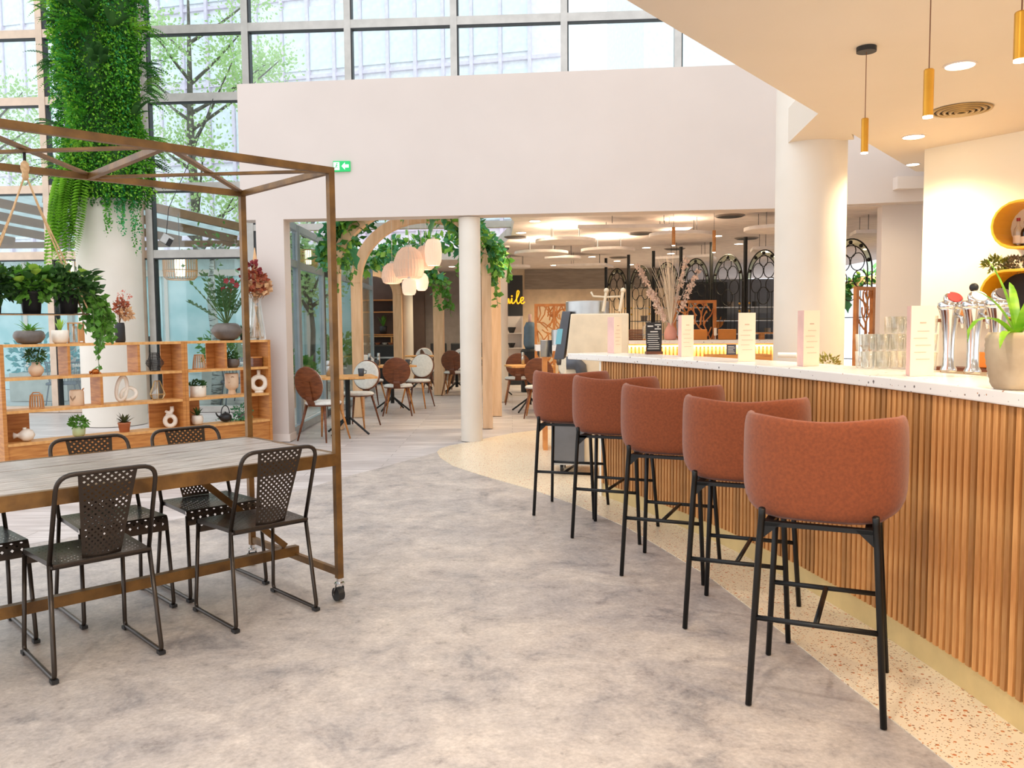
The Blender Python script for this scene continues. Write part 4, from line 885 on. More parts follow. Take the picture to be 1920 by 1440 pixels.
# ================================================================== CREAM WALL: stadium niches, bottles, back shelf
YEL = mat('yellow_lacquer', S(236, 178, 24), .4, col2=S(226, 164, 16), scale=3); YELE = mat('yellow_edge', S(240, 200, 70), .45)
RANG = math.atan2(RWd.y, RWd.x)
def onwall(px, py, off=0):
    d = _ray(px, py); O = Vector((0, 0, CAMH)); P0 = RW0 + RWn*off; k = (P0 - O).dot(RWn)/d.dot(RWn); return O + d*k
def stad(hl, r, n=10):
    out = [(-hl + r*math.cos(a), r*math.sin(a)) for a in [PI/2 + PI*k/n for k in range(n+1)]] + [(hl + r*math.cos(a), r*math.sin(a)) for a in [-PI/2 + PI*k/n for k in range(n+1)]]; return out
def niche(label, cx, cz, hl, r, dep, backm):
    # a hollow stadium tube fixed on the wall; local x along the wall, y into the room
    o = RW0 + RWd*cx; t = thing('wall_niche', label, 'wall shelf', (o.x, o.y, cz), RANG, 'yellow rounded niches on the cream wall')
    A, B = stad(hl, r), stad(hl, r - .022); n = len(A); mb = MB(); V = []
    for (x, z), (u, v) in zip(A, B): V += [(x, 0, z), (x, -dep, z), (u, -dep, v), (u, 0, v)]
    F2 = []
    for i in range(n):
        j = (i+1) % n
        for k in range(4): F2.append((4*i+k, 4*j+k, 4*j+(k+1) % 4, 4*i+(k+1) % 4))
    mb.add(V, F2); mb.build('rim', YEL, t, bevel=.004)
    mb = MB(); mb.add([(x, -.006, z) for x, z in B], [tuple(range(n))]); mb.build('back', backm, t); return t
# wall direction RWd runs towards the camera side: +x local = right in the picture; rim protrudes to local -y? choose by normal
w0 = onwall(1857, 420, .30); s0 = (w0 - RW0).dot(RWd); top_ = onwall(1918, 373, .30); bot_ = onwall(1918, 466, .30); rN = (top_.z - bot_.z)/2; cN = (top_.z + bot_.z)/2
SGN = 1 if Vector((math.cos(RANG + PI/2), math.sin(RANG + PI/2), 0)).dot(RWn) > 0 else -1
niche('upper yellow rounded niche holding bottles on the cream wall', s0 + rN + .30, cN, .30, rN, .30*(-SGN), CREAM)
w1 = onwall(1835, 560, .30); s1 = (w1 - RW0).dot(RWd); top2 = onwall(1918, 503, .30)
niche('lower yellow rounded niche with a black inside, behind the taps', s1 + .20 + .36, top2.z - .20, .36, .20, .30*(-SGN), DARKW)
def bottle(px, py, label, m, capm, h=.26, r=.035, off=.08, labelm=None):
    p = onwall(px, py, off); t = thing('bottle', label, 'bottle', (p.x, p.y, cN - rN + .0225), 0, 'bottles in the upper niche')
    MB().lathe([(r*.95, 0), (r, .006), (r, h*.55), (r*.85, h*.66), (r*.36, h*.76), (r*.34, h*.93)], n=18).build('body', m, t, True); MB().lathe([(r*.4, h*.9), (r*.42, h)], n=14).build('cap', capm, t); MB().lathe([(r*1.02, h*.16), (r*1.02, h*.42)], n=18).build('paper_label', labelm or PAPER, t)
AMB = mat('amber_glass', S(168, 84, 22), .1); DGL = mat('dark_bottle', S(34, 22, 16), .1)
bottle(1908, 462, 'clear bottle with a red cap, leftmost in the upper niche', GLASSW, mat('red_cap', S(170, 44, 30), .4), .25)
bottle(1922, 462, 'dark bottle standing right of the red-capped one in the upper niche', DGL, DARKC, .22)
# greenery lying on the lower niche
p = onwall(1885, 505, .17); t = thing('niche_greenery', 'olive green garland lying on top of the lower yellow niche', 'plant', (p.x, p.y, top2.z + .002)); bushpart(t, (-.05, .05, .05), (.10, .08, .06), 170, .05, mat('olive_leaf', S(132, 138, 52), .6, col2=S(92, 100, 34), scale=6), asp=.25); bushpart(t, (.08, -.04, .05), (.12, .10, .045), 150, .05, mat('grey_leaf', S(120, 110, 84), .7), asp=.25)
# back shelf behind the taps
t = thing('back_shelf', 'two dark shelf boards on the cream wall behind the beer taps', 'shelf', (RW0.x, RW0.y, 0), RANG)
for py in (601, 690):
    a = onwall(1745, py, .15); s = (a - RW0).dot(RWd); mb = MB(); mb.bb((s, 0, a.z - .015), (s + 1.6, .2*SGN, a.z + .015)); mb.build('board', WALNUT, t)
p = onwall(1840, 684, .1); o = MB().box((p.x, p.y, onwall(1745, 690, .15).z + .085), (.16, .14, .13), RANG).build('orange_box', mat('orange_card', S(226, 128, 40), .6), bevel=.004); tag(o, 'orange box on the lower dark shelf behind the taps', 'box')
p = onwall(1818, 592, .1); o = MB().box((p.x, p.y, onwall(1745, 601, .15).z + .095), (.20, .14, .15), RANG).build('wooden_crate', OAK, bevel=.004); tag(o, 'small wooden crate on the upper dark shelf behind the taps', 'box')
# ================================================================== DINING AREA
# ---- glazed side: folding doors and posts on the left of the dining area
random.seed(9)
def glazed_door(n, a, b, h, frame, zt, label, mid=None):
    a, b = Vector(a + (0,)), Vector(b + (0,)); d = (b - a); L_ = d.length; ang = math.atan2(d.y, d.x); r = sroot('door_%d' % n, label); c = (a + b)/2; fw_ = .07
    for q in (a, b): MB().box((q.x, q.y, h/2), (fw_, .07, h), ang).build('stile', frame, r)
    for z in (.06, h - .04) + ((mid,) if mid else ()): MB().box((c.x, c.y, z), (L_ - fw_, .06, .09), ang).build('rail', frame, r)
    zs = [.10, mid, h - .08] if mid else [.10, h - .08]
    for z0, z1 in zip(zs[:-1], zs[1:]): MB().box((c.x, c.y, (z0+z1)/2), (L_ - fw_, .012, z1 - z0 - .08), ang).build('pane', GLASS, r)
    return r
FRG = mat('grey_frame', S(150, 160, 166), .4, .2); FRD = mat('dark_frame', S(34, 38, 44), .4, .3)
glazed_door(1, (-2.79, 10.36), (-2.83, 11.0), 2.72, FRG, 0, 'grey framed glass door leaf folded at the pier', 2.2)
glazed_door(2, (-2.83, 11.08), (-2.86, 12.6), 2.72, FRG, 0, 'wide glazed door with a view to the garden', 2.2)
glazed_door(3, (-2.86, 12.66), (-2.82, 13.6), 2.72, FRD, 0, 'dark framed glass door further back', 2.2)
glazed_door(4, (-2.82, 13.66), (-2.95, 17.6), 2.72, FRG, 0, 'far glazed bay of the dining area', 2.2)
mb = MB(); mb.bb((-2.86, 10.27, 0), (-2.76, 10.31, 2.66)); struct(mb.build('trim_5', FRD), 'dark door post at the pier')

# ---- wooden arches wrapped in greenery
def arch(label, xl, xr, y, zs, m, wd=.16, th=.10, half=None):
    t = thing('wooden_arch', label, 'arch', ((xl + xr)/2, y, 0), 0, 'birch arches over the dining tables'); hw = (xr - xl)/2
    def strip(pts):
        mb = MB(); V = []; n = len(pts)
        for i, (x, z) in enumerate(pts):
            a, b = pts[max(0, i-1)], pts[min(n-1, i+1)]; dx, dz = b[0]-a[0], b[1]-a[1]; l = math.hypot(dx, dz); nx, nz = -dz/l*th/2, dx/l*th/2
            V += [(x+nx, -wd/2, z+nz), (x+nx, wd/2, z+nz), (x-nx, wd/2, z-nz), (x-nx, -wd/2, z-nz)]
        F2 = [(0, 1, 2, 3), (4*n-1, 4*n-2, 4*n-3, 4*n-4)]
        for i in range(n-1):
            for k in range(4): F2.append((4*i+k, 4*i+(k+1) % 4, 4*i+4+(k+1) % 4, 4*i+4+k))
        return mb.add(V, F2)
    R = hw; arc = [(R*math.cos(a), zs + R*.92*math.sin(a)) for a in [PI*k/24 for k in range(25)]]
    if half: arc = arc[:half]
    strip([(R, 0), (R, zs*.5), (R, zs)]).build('post', m, t)
    if not half: strip([(-R, 0), (-R, zs*.5), (-R, zs)]).build('post', m, t)
    strip(arc).build('rib', m, t); return t, arc, y, (xl+xr)/2
AR = []
AR.append(arch('nearest birch arch, its right post beside the slim white column', -2.36, -.33, 11.2, 2.05, BIRCH, .18, .13))
AR.append(arch('second birch arch, its inner curve showing left of the white lamps', -2.36, -.235, 12.75, 2.05, BIRCH, .16, .15))
AR.append(arch('birch rib rising in the middle of the dining area behind the lamps', -2.75, -1.47, 16.85, 2.15, BIRCH, .30, .20, 17))
AR.append(arch('birch rib farthest back in front of the buffet', -3.9, -2.72, 20.0, 2.15, BIRCH, .30, .20, 17))
# greenery on the arches
GM = (mat('garland_light', S(170, 212, 96), .5, col2=S(126, 186, 66), scale=3, trans=.4), mat('garland_teal', S(110, 184, 136), .45, col2=S(72, 146, 100), scale=3, trans=.35), mat('garland_deep', S(84, 148, 66), .5, col2=S(56, 112, 46), scale=3, trans=.35))
MON, MOND, MONL, MONY = leafobj('leaf', .30, .11, GM[1], True), leafobj('leaf', .30, .11, GM[2], True), leafobj('leaf', .24, .085, GM[0], True), leafobj('leaf', .16, .05, GM[0], False)
def garland(label, pts, n, r, L_, hang, ar_leaves=40, mats=(LEAFM, LEAFD, LEAFT), grp='garlands on the birch arches'):
    p0 = Vector(pts[0]); t = thing('leaf_garland', label, 'plant', (p0.x, p0.y, p0.z), 0, grp); P = [Vector(q) - p0 for q in pts]
    for m in mats:
        mb = MB()
        for _ in range(n//len(mats)):
            i = random.randrange(len(P)-1); c = lerp(P[i], P[i+1], random.random()); bush(mb, c, (r, r*.7, r*.8), 1, L_, .34, .2, hang)
        o = mb.build('foliage', m, t); o['kind'] = 'stuff'
    for k in range(ar_leaves):
        i = random.randrange(len(P)-1); c = lerp(P[i], P[i+1], random.random()) + rv()*r*.7; a = random.uniform(0, 2*PI); s = random.uniform(.6, 1.15)
        inst('leaf', random.choice([MON, MON, MOND, MONL, MONY]), t, c, (random.uniform(-.9, .4), random.uniform(-.5, .5), a), (s, s, s))
    return t, P
def trail(t, pts, L_=.08):
    mb = MB(); vine(mb, pts, L_, .035, .4); o = mb.build('trailing_vine', LEAFM, t); MB().tube(pts, .004, 4).build('stem', STEMG, t)
ya = 11.2; mid = (-2.36 - .33)/2
t, P = garland('thick garland of monstera and fern over the left shoulder of the nearest arch', [(-2.42, ya, 2.25), (-2.36, ya, 2.45), (-2.24, ya, 2.70), (-2.08, ya, 2.90)], 480, .20, .13, .3, 34, GM)
for k in range(5): x = random.uniform(-.1, .35); trail(t, [(x, -.1, .1), (x + .05, -.14, -.12), (x + random.uniform(-.05, .1), -.14, -.15 - random.uniform(.05, .25))])
t, P = garland('garland of large leaves over the crown of the nearest arch', [(-1.75, ya, 2.98), (-1.4, ya, 3.02), (-1.0, ya, 2.98), (-.75, ya, 2.84)], 340, .17, .12, .2, 26, GM)
t, P = garland('garland spilling over the right shoulder of the nearest arch past the slim column', [(-.78, ya, 2.82), (-.5, ya, 2.62), (-.30, ya, 2.40), (-.24, ya, 2.15)], 420, .19, .11, .5, 30, GM)
for pts in ([(.56, -.1, -.45), (.62, -.14, -.7), (.58, -.14, -.98), (.60, -.14, -1.2)], [(.62, -.08, -.35), (.76, -.1, -.6), (.72, -.1, -.85)], [(.5, -.1, -.4), (.55, -.12, -.8)]): trail(t, pts, .11)
yb = 12.75
t, P = garland('leafy garland along the left curve of the second arch', [(-2.55, yb + .1, 2.45), (-2.42, yb + .1, 2.85), (-2.1, yb + .1, 3.15), (-1.6, yb + .1, 3.25)], 300, .16, .12, .2, 22, GM)
t, P = garland('leafy garland over the right half of the second arch', [(-1.3, yb, 3.12), (-.9, yb, 3.06), (-.55, yb, 2.85), (-.3, yb, 2.5), (-.26, yb, 2.2)], 420, .20, .12, .4, 26, GM)
for k in range(5): x = random.uniform(.5, 1.05); trail(t, [(x, -.1, -.4), (x, -.14, -.6), (x + random.uniform(-.08, .08), -.14, -.7 - random.uniform(.1, .4))], .1)
t, P = garland('dark garland on the middle rib behind the lamps', [(-1.50, 16.7, 2.2), (-1.62, 16.7, 2.55), (-1.9, 16.7, 2.75), (-2.3, 16.7, 2.8), (-2.8, 16.6, 2.7)], 420, .26, .14, .3, 18, GM)
for k in range(5): x = random.uniform(-.1, .25); trail(t, [(x, -.2, .1), (x + .1, -.25, -.25), (x + .1, -.25, -.35 - random.uniform(0, .4))], .13)
t, P = garland('dense dark garland between the second arch and the middle rib', [(-2.75, 14.8, 2.45), (-2.2, 14.8, 2.75), (-1.4, 14.8, 2.9), (-.7, 14.8, 2.75), (-.45, 14.8, 2.5)], 560, .26, .15, .35, 16, GM)

AR.append(arch('birch arch with greenery by the far right window, seen through the slot', 5.45, 7.15, 14.6, 1.35, BIRCH, .16, .14))
t, P = garland('dark garland on the far right arch seen through the slot', [(5.40, 14.5, 1.45), (5.55, 14.5, 1.8), (5.85, 14.5, 2.05), (6.3, 14.5, 2.2)], 300, .14, .11, .3, 8, GM)
# ---- cluster of pleated lamps
SHADE = None
def shade_mat():
    m = bpy.data.materials.new('pleated_shade'); m.use_nodes = True; N = m.node_tree.nodes; L = m.node_tree.links; p = N['Principled BSDF']; p.inputs['Base Color'].default_value = S(236, 192, 166); p.inputs['Roughness'].default_value = .8
    p.inputs['Emission Color'].default_value = (1.0, .80, .60, 1); p.inputs['Emission Strength'].default_value = .10; return m
SHADE = shade_mat(); SHB = shade_mat(); SHB.name = 'bright_pleated_shade'; SHB.node_tree.nodes['Principled BSDF'].inputs['Emission Strength'].default_value = .32; SHB.node_tree.nodes['Principled BSDF'].inputs['Emission Color'].default_value = (1.0, .88, .66, 1)
mb = MB(); mb.bb((-2.3, 11.5, 3.34), (-.5, 12.5, 3.40)); struct(mb.build('trim_6', BIRCH), 'birch board under the roof light from which the lamps hang')
def plamp(px, py0, py1, wpx, Y, prof, m, label):
    a = aty(px, py0, Y); b = aty(px, py1, Y); h = a.z - b.z; r = wpx/2/FPX*Y; t = thing('pleated_lamp', label, 'pendant lamp', (a.x, a.y, b.z), 0, 'cluster of pleated white pendant lamps')
    wob = lambda k, n, z: 1.0 if k % 2 else .955
    MB().lathe([(r*q, h*s) for q, s in prof], n=56, wob=wob).build('shade', m, t); MB().tube([(0, 0, h), (0, 0, 3.35 - b.z)], .003, 5).build('cable', WHITE, t); MB().lathe([(r*.25, h), (r*.2, h + .03)], n=14).build('cap', WHITE, t)
    MB().sph((0, 0, h*.5), .045, 10, 7).build('bulb', LAMP, t)
    l = bpy.data.lights.new('lamp_glow', 'POINT'); l.energy = 1.5; l.color = (1, .82, .6); l.shadow_soft_size = .1; o = bpy.data.objects.new('lamp_glow', l); COL.objects.link(o); o.parent = t; o.location = (0, 0, -.08)
dome = [(.62, 0), (.85, .06), (1.0, .30), (.94, .6), (.72, .86), (.42, 1.0)]; egg = [(.5, 0), (.8, .12), (1, .45), (.92, .75), (.62, .96), (.4, 1.0)]; bar_ = [(.72, 0), (.92, .15), (1, .5), (.92, .85), (.66, 1.0)]
plamp(766, 464, 523, 58, 11.9, dome, SHADE, 'large dome-shaped pleated lamp in the middle of the cluster')
plamp(798, 461, 506, 40, 12.3, egg, SHADE, 'pleated lamp tucked behind the big dome on its right')
plamp(812, 449, 498, 32, 11.7, bar_, SHB, 'bright barrel-shaped pleated lamp, highest on the right')
plamp(735, 494, 532, 40, 12.3, dome, SHADE, 'peach dome pleated lamp on the left of the cluster')
plamp(767, 523, 553, 27, 11.6, bar_, SHB, 'small round pleated lamp, lowest of the cluster')
plamp(790, 512, 545, 27, 12.1, egg, SHB, 'small bright pleated lamp right of the lowest one')

# ---- round-backed dining chairs and tables
def dining_chair(label):
    c = thing('dining_chair', label, 'chair', group='round-backed dining chairs')
    MB().lathe([(.20, .425), (.222, .432), (.225, .44)], n=28, sy=.95).build('seat_base', WALNUT, c); MB().lathe([(.215, .440), (.226, .452), (.224, .468), (.20, .482), (.1, .488)], n=28, sy=.95).build('seat', WCUSH, c, True)
    M = Matrix.Translation((0, -.255, .70)) @ Matrix.Rotation(math.radians(100), 4, 'X')
    MB().lathe([(.205, -.012), (.215, -.004), (.215, .006), (.20, .010)], n=32, M=M).build('backrest', WALNUT, c, True); MB().lathe([(.20, -.011), (.198, -.030), (.17, -.038)], n=32, M=M).build('back_cushion', WCUSH, c, True)
    mb = MB(); V9 = []; N9 = 10
    for i in range(N9 + 1):
        v = i/N9; hw = lerp(.055, .036, v); z = lerp(.425, .73, v); y1 = min(-.195 - .10*v, -.268 - (z - .70)*.176 - .014) if v > .3 else -.195 - .22*v; V9 += [(-hw, y1, z), (hw, y1, z), (hw, y1 + .018, z), (-hw, y1 + .018, z)]
    mb.add(V9, [(3, 2, 1, 0), (4*N9, 4*N9+1, 4*N9+2, 4*N9+3)] + [(4*i+k, 4*i+(k+1) % 4, 4*i+4+(k+1) % 4, 4*i+4+k) for i in range(N9) for k in range(4)]); mb.build('back_stem', WALNUT, c)
    for a, b in ((-1, -1), (1, -1), (1, 1), (-1, 1)): MB().tube([(a*.225, b*.22, 0), (a*.14, b*.14, .43)], [.010, .018], 8).build('leg', OAK if b > 0 else WALNUT, c, True)
    return c
def dtable(x, y_, ang, label, w_=.7):
    t = thing('dining_table', label, 'table', (x, y_, 0), ang, 'square pedestal dining tables')
    poly = []; r = .06; h = w_/2
    for cx, cy, a0 in ((h-r, h-r, 0), (-h+r, h-r, PI/2), (-h+r, -h+r, PI), (h-r, -h+r, 1.5*PI)): poly += [(cx + r*math.cos(a0 + PI/2*k/4), cy + r*math.sin(a0 + PI/2*k/4)) for k in range(5)]
    MB().prism(poly, .725, .75).build('table_top', OAKL, t); MB().cyl((0, 0, .12), (0, 0, .725), .032).build('pedestal', BLACKM, t)
    for k in range(4): a = PI/4 + PI/2*k; MB().tube([(.02*math.cos(a), .02*math.sin(a), .22), (.33*math.cos(a), .33*math.sin(a), .014)], .014, 6).build('foot', BLACKM, t)
    MB().bb((-.2, -.2, .71), (.2, .2, .725)).build('bracket', BLACKM, t); return t
dtable(-2.12, 10.68, .3, 'square dining table nearest the glass door, under the corner post'); dtable(-1.98, 13.7, .35, 'square dining table behind the first one, beside the pale post'); dtable(-2.0, 18.3, .1, 'square dining table far back, left of the middle rib'); dtable(-1.15, 17.3, .1, 'square dining table far back behind the slim white column'); dtable(.28, 13.3, .2, 'square dining table right of the birch posts, behind the first bar stool'); dtable(-.28, 16.7, .2, 'square dining table far back right of the slim grey column')
dc = dining_chair('walnut round-backed chair turned away, left of the canopy post')
CH = [(-2.31, 10.12, 62, None), (-2.14, 11.48, 250, 'white-cushioned round-backed chair facing left at the nearest dining table'), (-1.78, 12.98, 92, 'walnut round-backed chair turned away in front of the second dining table'), (-1.62, 14.20, 255, 'white round-backed chair peeking out behind the walnut one at the second table'), (-2.45, 14.35, 300, 'white round-backed chair behind the mills on the second table'),
      (-2.02, 18.85, 268, 'white round-backed chair behind the far left table, seen past the rib'), (-1.62, 17.55, 20, 'walnut round-backed chair beside the middle rib far back'), (-1.12, 17.95, 265, 'white round-backed chair behind the far table by the slim column'), (-1.15, 16.75, 80, 'walnut round-backed chair at the far table, half behind the slim column'),
      (.10, 14.7, 92, 'walnut round-backed chair between the slim columns and the lattice screen'), (.42, 12.45, 84, 'walnut round-backed chair just above the farthest bar stool'), (.82, 13.75, 235, 'white round-backed chair beside the juice machine')]
for i, (x, y_, dg, lab) in enumerate(CH):
    rz = math.radians(dg) - PI/2
    if i == 0: dc.location = (x, y_, 0); dc.rotation_euler = (0, 0, rz)
    else: dup(dc, (x, y_, 0), rz, lab)
MUG = mat('charcoal_mug', S(62, 64, 70), .5)
def mug(x, y_, z, a, label):
    t = thing('mug', label, 'mug', (x, y_, z), a, 'dark mugs on the dining tables'); MB().lathe([(.030, 0), (.033, .004), (.042, .095), (.039, .095), (.031, .008)], n=18).build('cup', MUG, t, True); MB().tube([(.037, 0, .075), (.065, 0, .07), (.062, 0, .035), (.034, 0, .025)], .006, 6).build('handle', MUG, t, True)
mug(-1.93, 10.62, .751, .2, 'charcoal mug on the nearest dining table'); mug(-1.70, 13.55, .751, .2, 'charcoal mug at the right edge of the second dining table'); mug(-2.2, 13.5, .751, 1, 'charcoal mug in the middle of the second dining table'); mug(-1.95, 18.2, .751, 1, 'dark mug on the far left dining table'); mug(-1.05, 17.2, .751, 1, 'dark mug on the far table behind the slim column'); mug(.75, 13.2, .751, 1, 'dark mug beside the juice machine')
def mill(x, y_, z, m, label, h=.20):
    t = thing('pepper_mill', label, 'mill', (x, y_, z), 0, 'mills on the dining tables'); MB().lathe([(.025, 0), (.026, h*.62), (.02, h*.66)], n=14).build('body', m, t, True); MB().lathe([(.022, h*.66), (.024, h*.7), (.024, h*.98), (.018, h)], n=14).build('head', STEEL, t, True)
mill(-2.32, 13.55, .751, mat('dark_mill', S(60, 62, 70), .3), 'dark-bodied mill on the second dining table'); mill(-2.20, 13.72, .751, STEEL, 'steel mill right of the dark one on the second table'); mill(-2.36, 10.66, .751, STEEL, 'steel mill on the nearest dining table beside the canopy post'); mill(.18, 13.5, .751, STEEL, 'steel mill on the table behind the slim grey column')

# ---- buffet far back
t = thing('buffet', 'dark buffet counter with dishes below the brown wall shelves', 'buffet', (-3.2, 20.7, 0)); MB().bb((-.9, -.35, 0), (.6, .35, .92)).build('cabinet', DARKW, t); MB().bb((-.92, -.37, .92), (.62, .37, .95)).build('top', mat('buffet_top', S(70, 58, 50), .4), t); MB().bb((-.9, -.4, .62), (.6, -.35, .66)).build('front_rail', STEEL, t)
for i in range(9): o = MB().lathe([(.04, 0), (.07, .05), (.065, .05), (.035, .006)], n=14).build('serving_bowl', random.choice([WHITEC, STEEL, TERRA]), loc=(-3.95 + i*.16, 20.55 + .08*(i % 2), .951)); tag(o, 'small dish in the row on the buffet counter', 'bowl', 'dishes on the buffet')
t = thing('hanging_shelf', 'framed shelf with two boards on the brown wall above the buffet', 'shelf', (-3.3, 21.15, 0)); MB().bb((-.55, -.15, 2.05), (.55, .15, 2.08)).build('board', OAK, t); MB().bb((-.55, -.15, 1.75), (.55, .15, 1.78)).build('board', OAK, t); MB().bb((-.58, -.15, 1.75), (-.55, .15, 2.08)).build('end_panel', OAK, t); MB().bb((.55, -.15, 1.75), (.58, .15, 2.08)).build('end_panel', OAK, t); MB().bb((-.9, -.15, 1.18), (.6, .15, 1.21)).build('board', OAK, t)
t = thing('dark_pot', 'tall dark pot with a slim plant on the lowest buffet shelf', 'potted plant', (-3.25, 21.1, 1.211)); pot(t, [(.08, 0), (.10, .2), (.095, .2)], DARKC); spiky(t, (0, 0, .18), 9, .3, .03, LEAFM, (.9, 1.45), .3)
o = MB().lathe([(.05, 0), (.06, .02), (.06, .14), (.03, .18), (.03, .2)], n=14).build('jar', DARKC, loc=(-2.98, 21.1, 1.781)); tag(o, 'dark jar on the middle buffet shelf', 'jar')
t = thing('bread_board', 'long light bread board on a stand over the buffet', 'board', (-3.25, 20.75, .951)); MB().bb((-.3, -.12, .19), (.3, .12, .215)).build('board', OAKL, t); MB().bb((-.27, -.05, 0), (-.24, .05, .19)).build('foot', OAKL, t); MB().bb((.24, -.05, 0), (.27, .05, .19)).build('foot', OAKL, t)
for i, (x, y_) in enumerate([(-1.8, 20.3), (-1.3, 20.3), (-.8, 20.4)]):
    t = thing('black_bench_chair', ['black upholstered chair against the grey wall, left one', 'black upholstered chair against the grey wall, middle one', 'black upholstered chair against the grey wall, beside the slim column'][i], 'chair', (x, y_, 0), 0, 'black chairs along the grey wall'); MB().bb((-.2, -.2, .42), (.2, .2, .5)).build('seat', DARKC, t, bevel=.02); MB().bb((-.2, .16, .5), (.2, .22, .98)).build('backrest', DARKC, t, bevel=.02)
    for a, b in ((-1, -1), (1, -1), (1, 1), (-1, 1)): MB().bb((a*.17 - .015, b*.17 - .015, 0), (a*.17 + .015, b*.17 + .015, .42)).build('leg', BLACKM, t)

# ---- script sign
t = thing('script_sign', 'orange handwritten-style sign ending in ile on the black panel', 'sign', (.07, 20.38, 0)); OR = mat('orange_neon', S(246, 170, 30), .5, emit=S(246, 170, 30), estr=.9)
def stroke(nm, pts, k=6):
    P = [Vector((x, 0, z)) for x, z in pts]; out = []
    for i in range(len(P)-1):
        a, b, c, d = P[max(0, i-1)], P[i], P[i+1], P[min(len(P)-1, i+2)]
        for j in range(k):
            s = j/k; out.append(.5*((2*b) + (c - a)*s + (2*a - 5*b + 4*c - d)*s*s + (3*b - a - 3*c + d)*s**3))
    out.append(P[-1]); MB().tube(out, .017, 6).build(nm, OR, t, True)
zb = 1.93; s = .88
L3 = lambda pts, ox: [(ox + x*s, zb + z*s) for x, z in pts]
stroke('letter_m', L3([(-.42, .0), (-.41, .15), (-.39, .0), (-.36, .15), (-.34, .05), (-.32, .0), (-.29, .14), (-.27, .02), (-.24, .02)], .12)); stroke('letter_i', L3([(-.24, .02), (-.20, .15), (-.20, .03), (-.16, .01), (-.11, .06)], .12)); stroke('letter_l', L3([(-.11, .06), (-.03, .22), (.0, .33), (-.05, .34), (-.07, .12), (-.04, .0), (.02, .04)], .12)); stroke('letter_e', L3([(.02, .04), (.10, .10), (.12, .16), (.06, .16), (.04, .06), (.09, .0), (.16, .05)], .12)); 
MB().sph((.12 - .20*s, 0, zb + .21*s), .022, 8, 6).build('dot', OR, t)

# ---- ceiling discs, lights, vents, camera of the dining area
DISC = mat('disc_white', S(232, 222, 214), .7); ZC = 2.80
def disc(px, py, rpx, label, zd=2.56, poly=None, glow=True):
    p = atz(px, py, zd); r = rpx/FPX*p.y; t = thing('ceiling_disc', label, 'acoustic panel', (p.x, p.y, zd), 0, 'acoustic discs under the dining ceiling')
    if poly: MB().prism([(x*r, y_*r) for x, y_ in poly], 0, .045).build('panel', DISC, t)
    else: MB().lathe([(r*.985, 0), (r, .006), (r, .045)], n=40).build('panel', DISC, t)
    for a in (.6, 2.4, 3.9, 5.5): MB().tube([(r*.6*math.cos(a), r*.6*math.sin(a), .045), (r*.6*math.cos(a), r*.6*math.sin(a), ZC - zd)], .004, 5).build('wire', BLACKM, t)
    if glow:
        MB().lathe([(r*.35, .046), (r*.35, .058)], n=24).build('uplight', LAMP, t); l = bpy.data.lights.new('disc_glow', 'POINT'); l.energy = 22; l.color = (1, .80, .58); l.shadow_soft_size = .12; o = bpy.data.objects.new('disc_glow', l); COL.objects.link(o); o.parent = t; o.location = (0, 0, .14)
sq_ = [(-1, -.6), (.9, -.7), (1.0, .6), (-.7, .8)]
disc(1060, 455, 56, 'round ceiling disc nearest the slim columns'); disc(1190, 430, 108, 'large square ceiling panel at the front of the dining ceiling', 2.66, [(-1, -.25), (.95, -.25), (.95, .35), (-.8, .35)], False); disc(1276, 444, 58, 'round ceiling disc with the brightest glow above it'); disc(1140, 472, 50, 'round ceiling disc behind the square panel'); disc(1015, 477, 50, 'round ceiling disc behind the slim grey column'); disc(1055, 486, 34, 'small round ceiling disc in the second row', glow=False); disc(968, 502, 26, 'small round ceiling disc above the black sign panel', glow=False); disc(1098, 500, 56, 'pointed ceiling panel above the beige wall', 2.54, [(-1, -.2), (.6, -.6), (1, .6), (-.2, .9)], False); disc(1290, 485, 60, 'slanted ceiling panel behind the dried flowers', 2.54, [(-1, .1), (.5, -.7), (1, .5), (-.5, .9)], False); disc(1455, 433, 58, 'round ceiling disc half behind the thick column', glow=False); disc(1450, 470, 46, 'slanted ceiling panel beside the thick column', 2.52, sq_, False); disc(1640, 440, 46, 'slanted ceiling panel seen through the slot right of the column', 2.55, sq_, False)
for i, (px, py, lb) in enumerate([(1003, 414, 'nearest the white header wall'), (977, 436, 'beside the small dome camera'), (1212, 464, 'left of the wooden tube pendants'), (1110, 481, 'between the round discs in the middle'), (1345, 442, 'right of the brightest disc'), (1157, 489, 'above the pointed panel'), (1385, 457, 'left of the thick column'), (1258, 475, 'above the dried flowers')]): downlight(atz(px, py, ZC), .075, 'round downlight in the dining ceiling ' + lb, ZC, 80, 'downlights in the dining ceiling', i < 6)
for i, (px, py, lb) in enumerate([(968, 444, 'by the slim grey column'), (1200, 437, 'under the square panel'), (1265, 466, 'behind the tube pendants'), (1368, 404, 'nearest the header wall'), (1400, 446, 'left of the thick column'), (1160, 482, 'farthest back')]):
    p = atz(px, py, ZC); t = thing('ceiling_vent', 'round dark air vent in the dining ceiling ' + lb, 'vent', (p.x, p.y, ZC), 0, 'vents in the dining ceiling'); MB().lathe([(.17, -.02), (.20, -.002), (.2, 0)], n=28).build('rim', mat('vent_grey', S(120, 108, 100), .5), t); MB().lathe([(.16, -.022), (.16, -.012)], n=24).build('grille', DARKC, t)
for x, y_ in [(1.0, 19.6), (2.8, 19.6), (3.6, 17.2), (5.6, 17.6), (6.4, 14.2), (-1.4, 19.8), (-3.2, 19.9)]: downlight(Vector((x, y_, 0)), .075, 'added round downlight washing the back walls of the dining area', ZC, 110, 'added downlights along the back walls')  # lamps added to lift the dark walls behind the iron screens
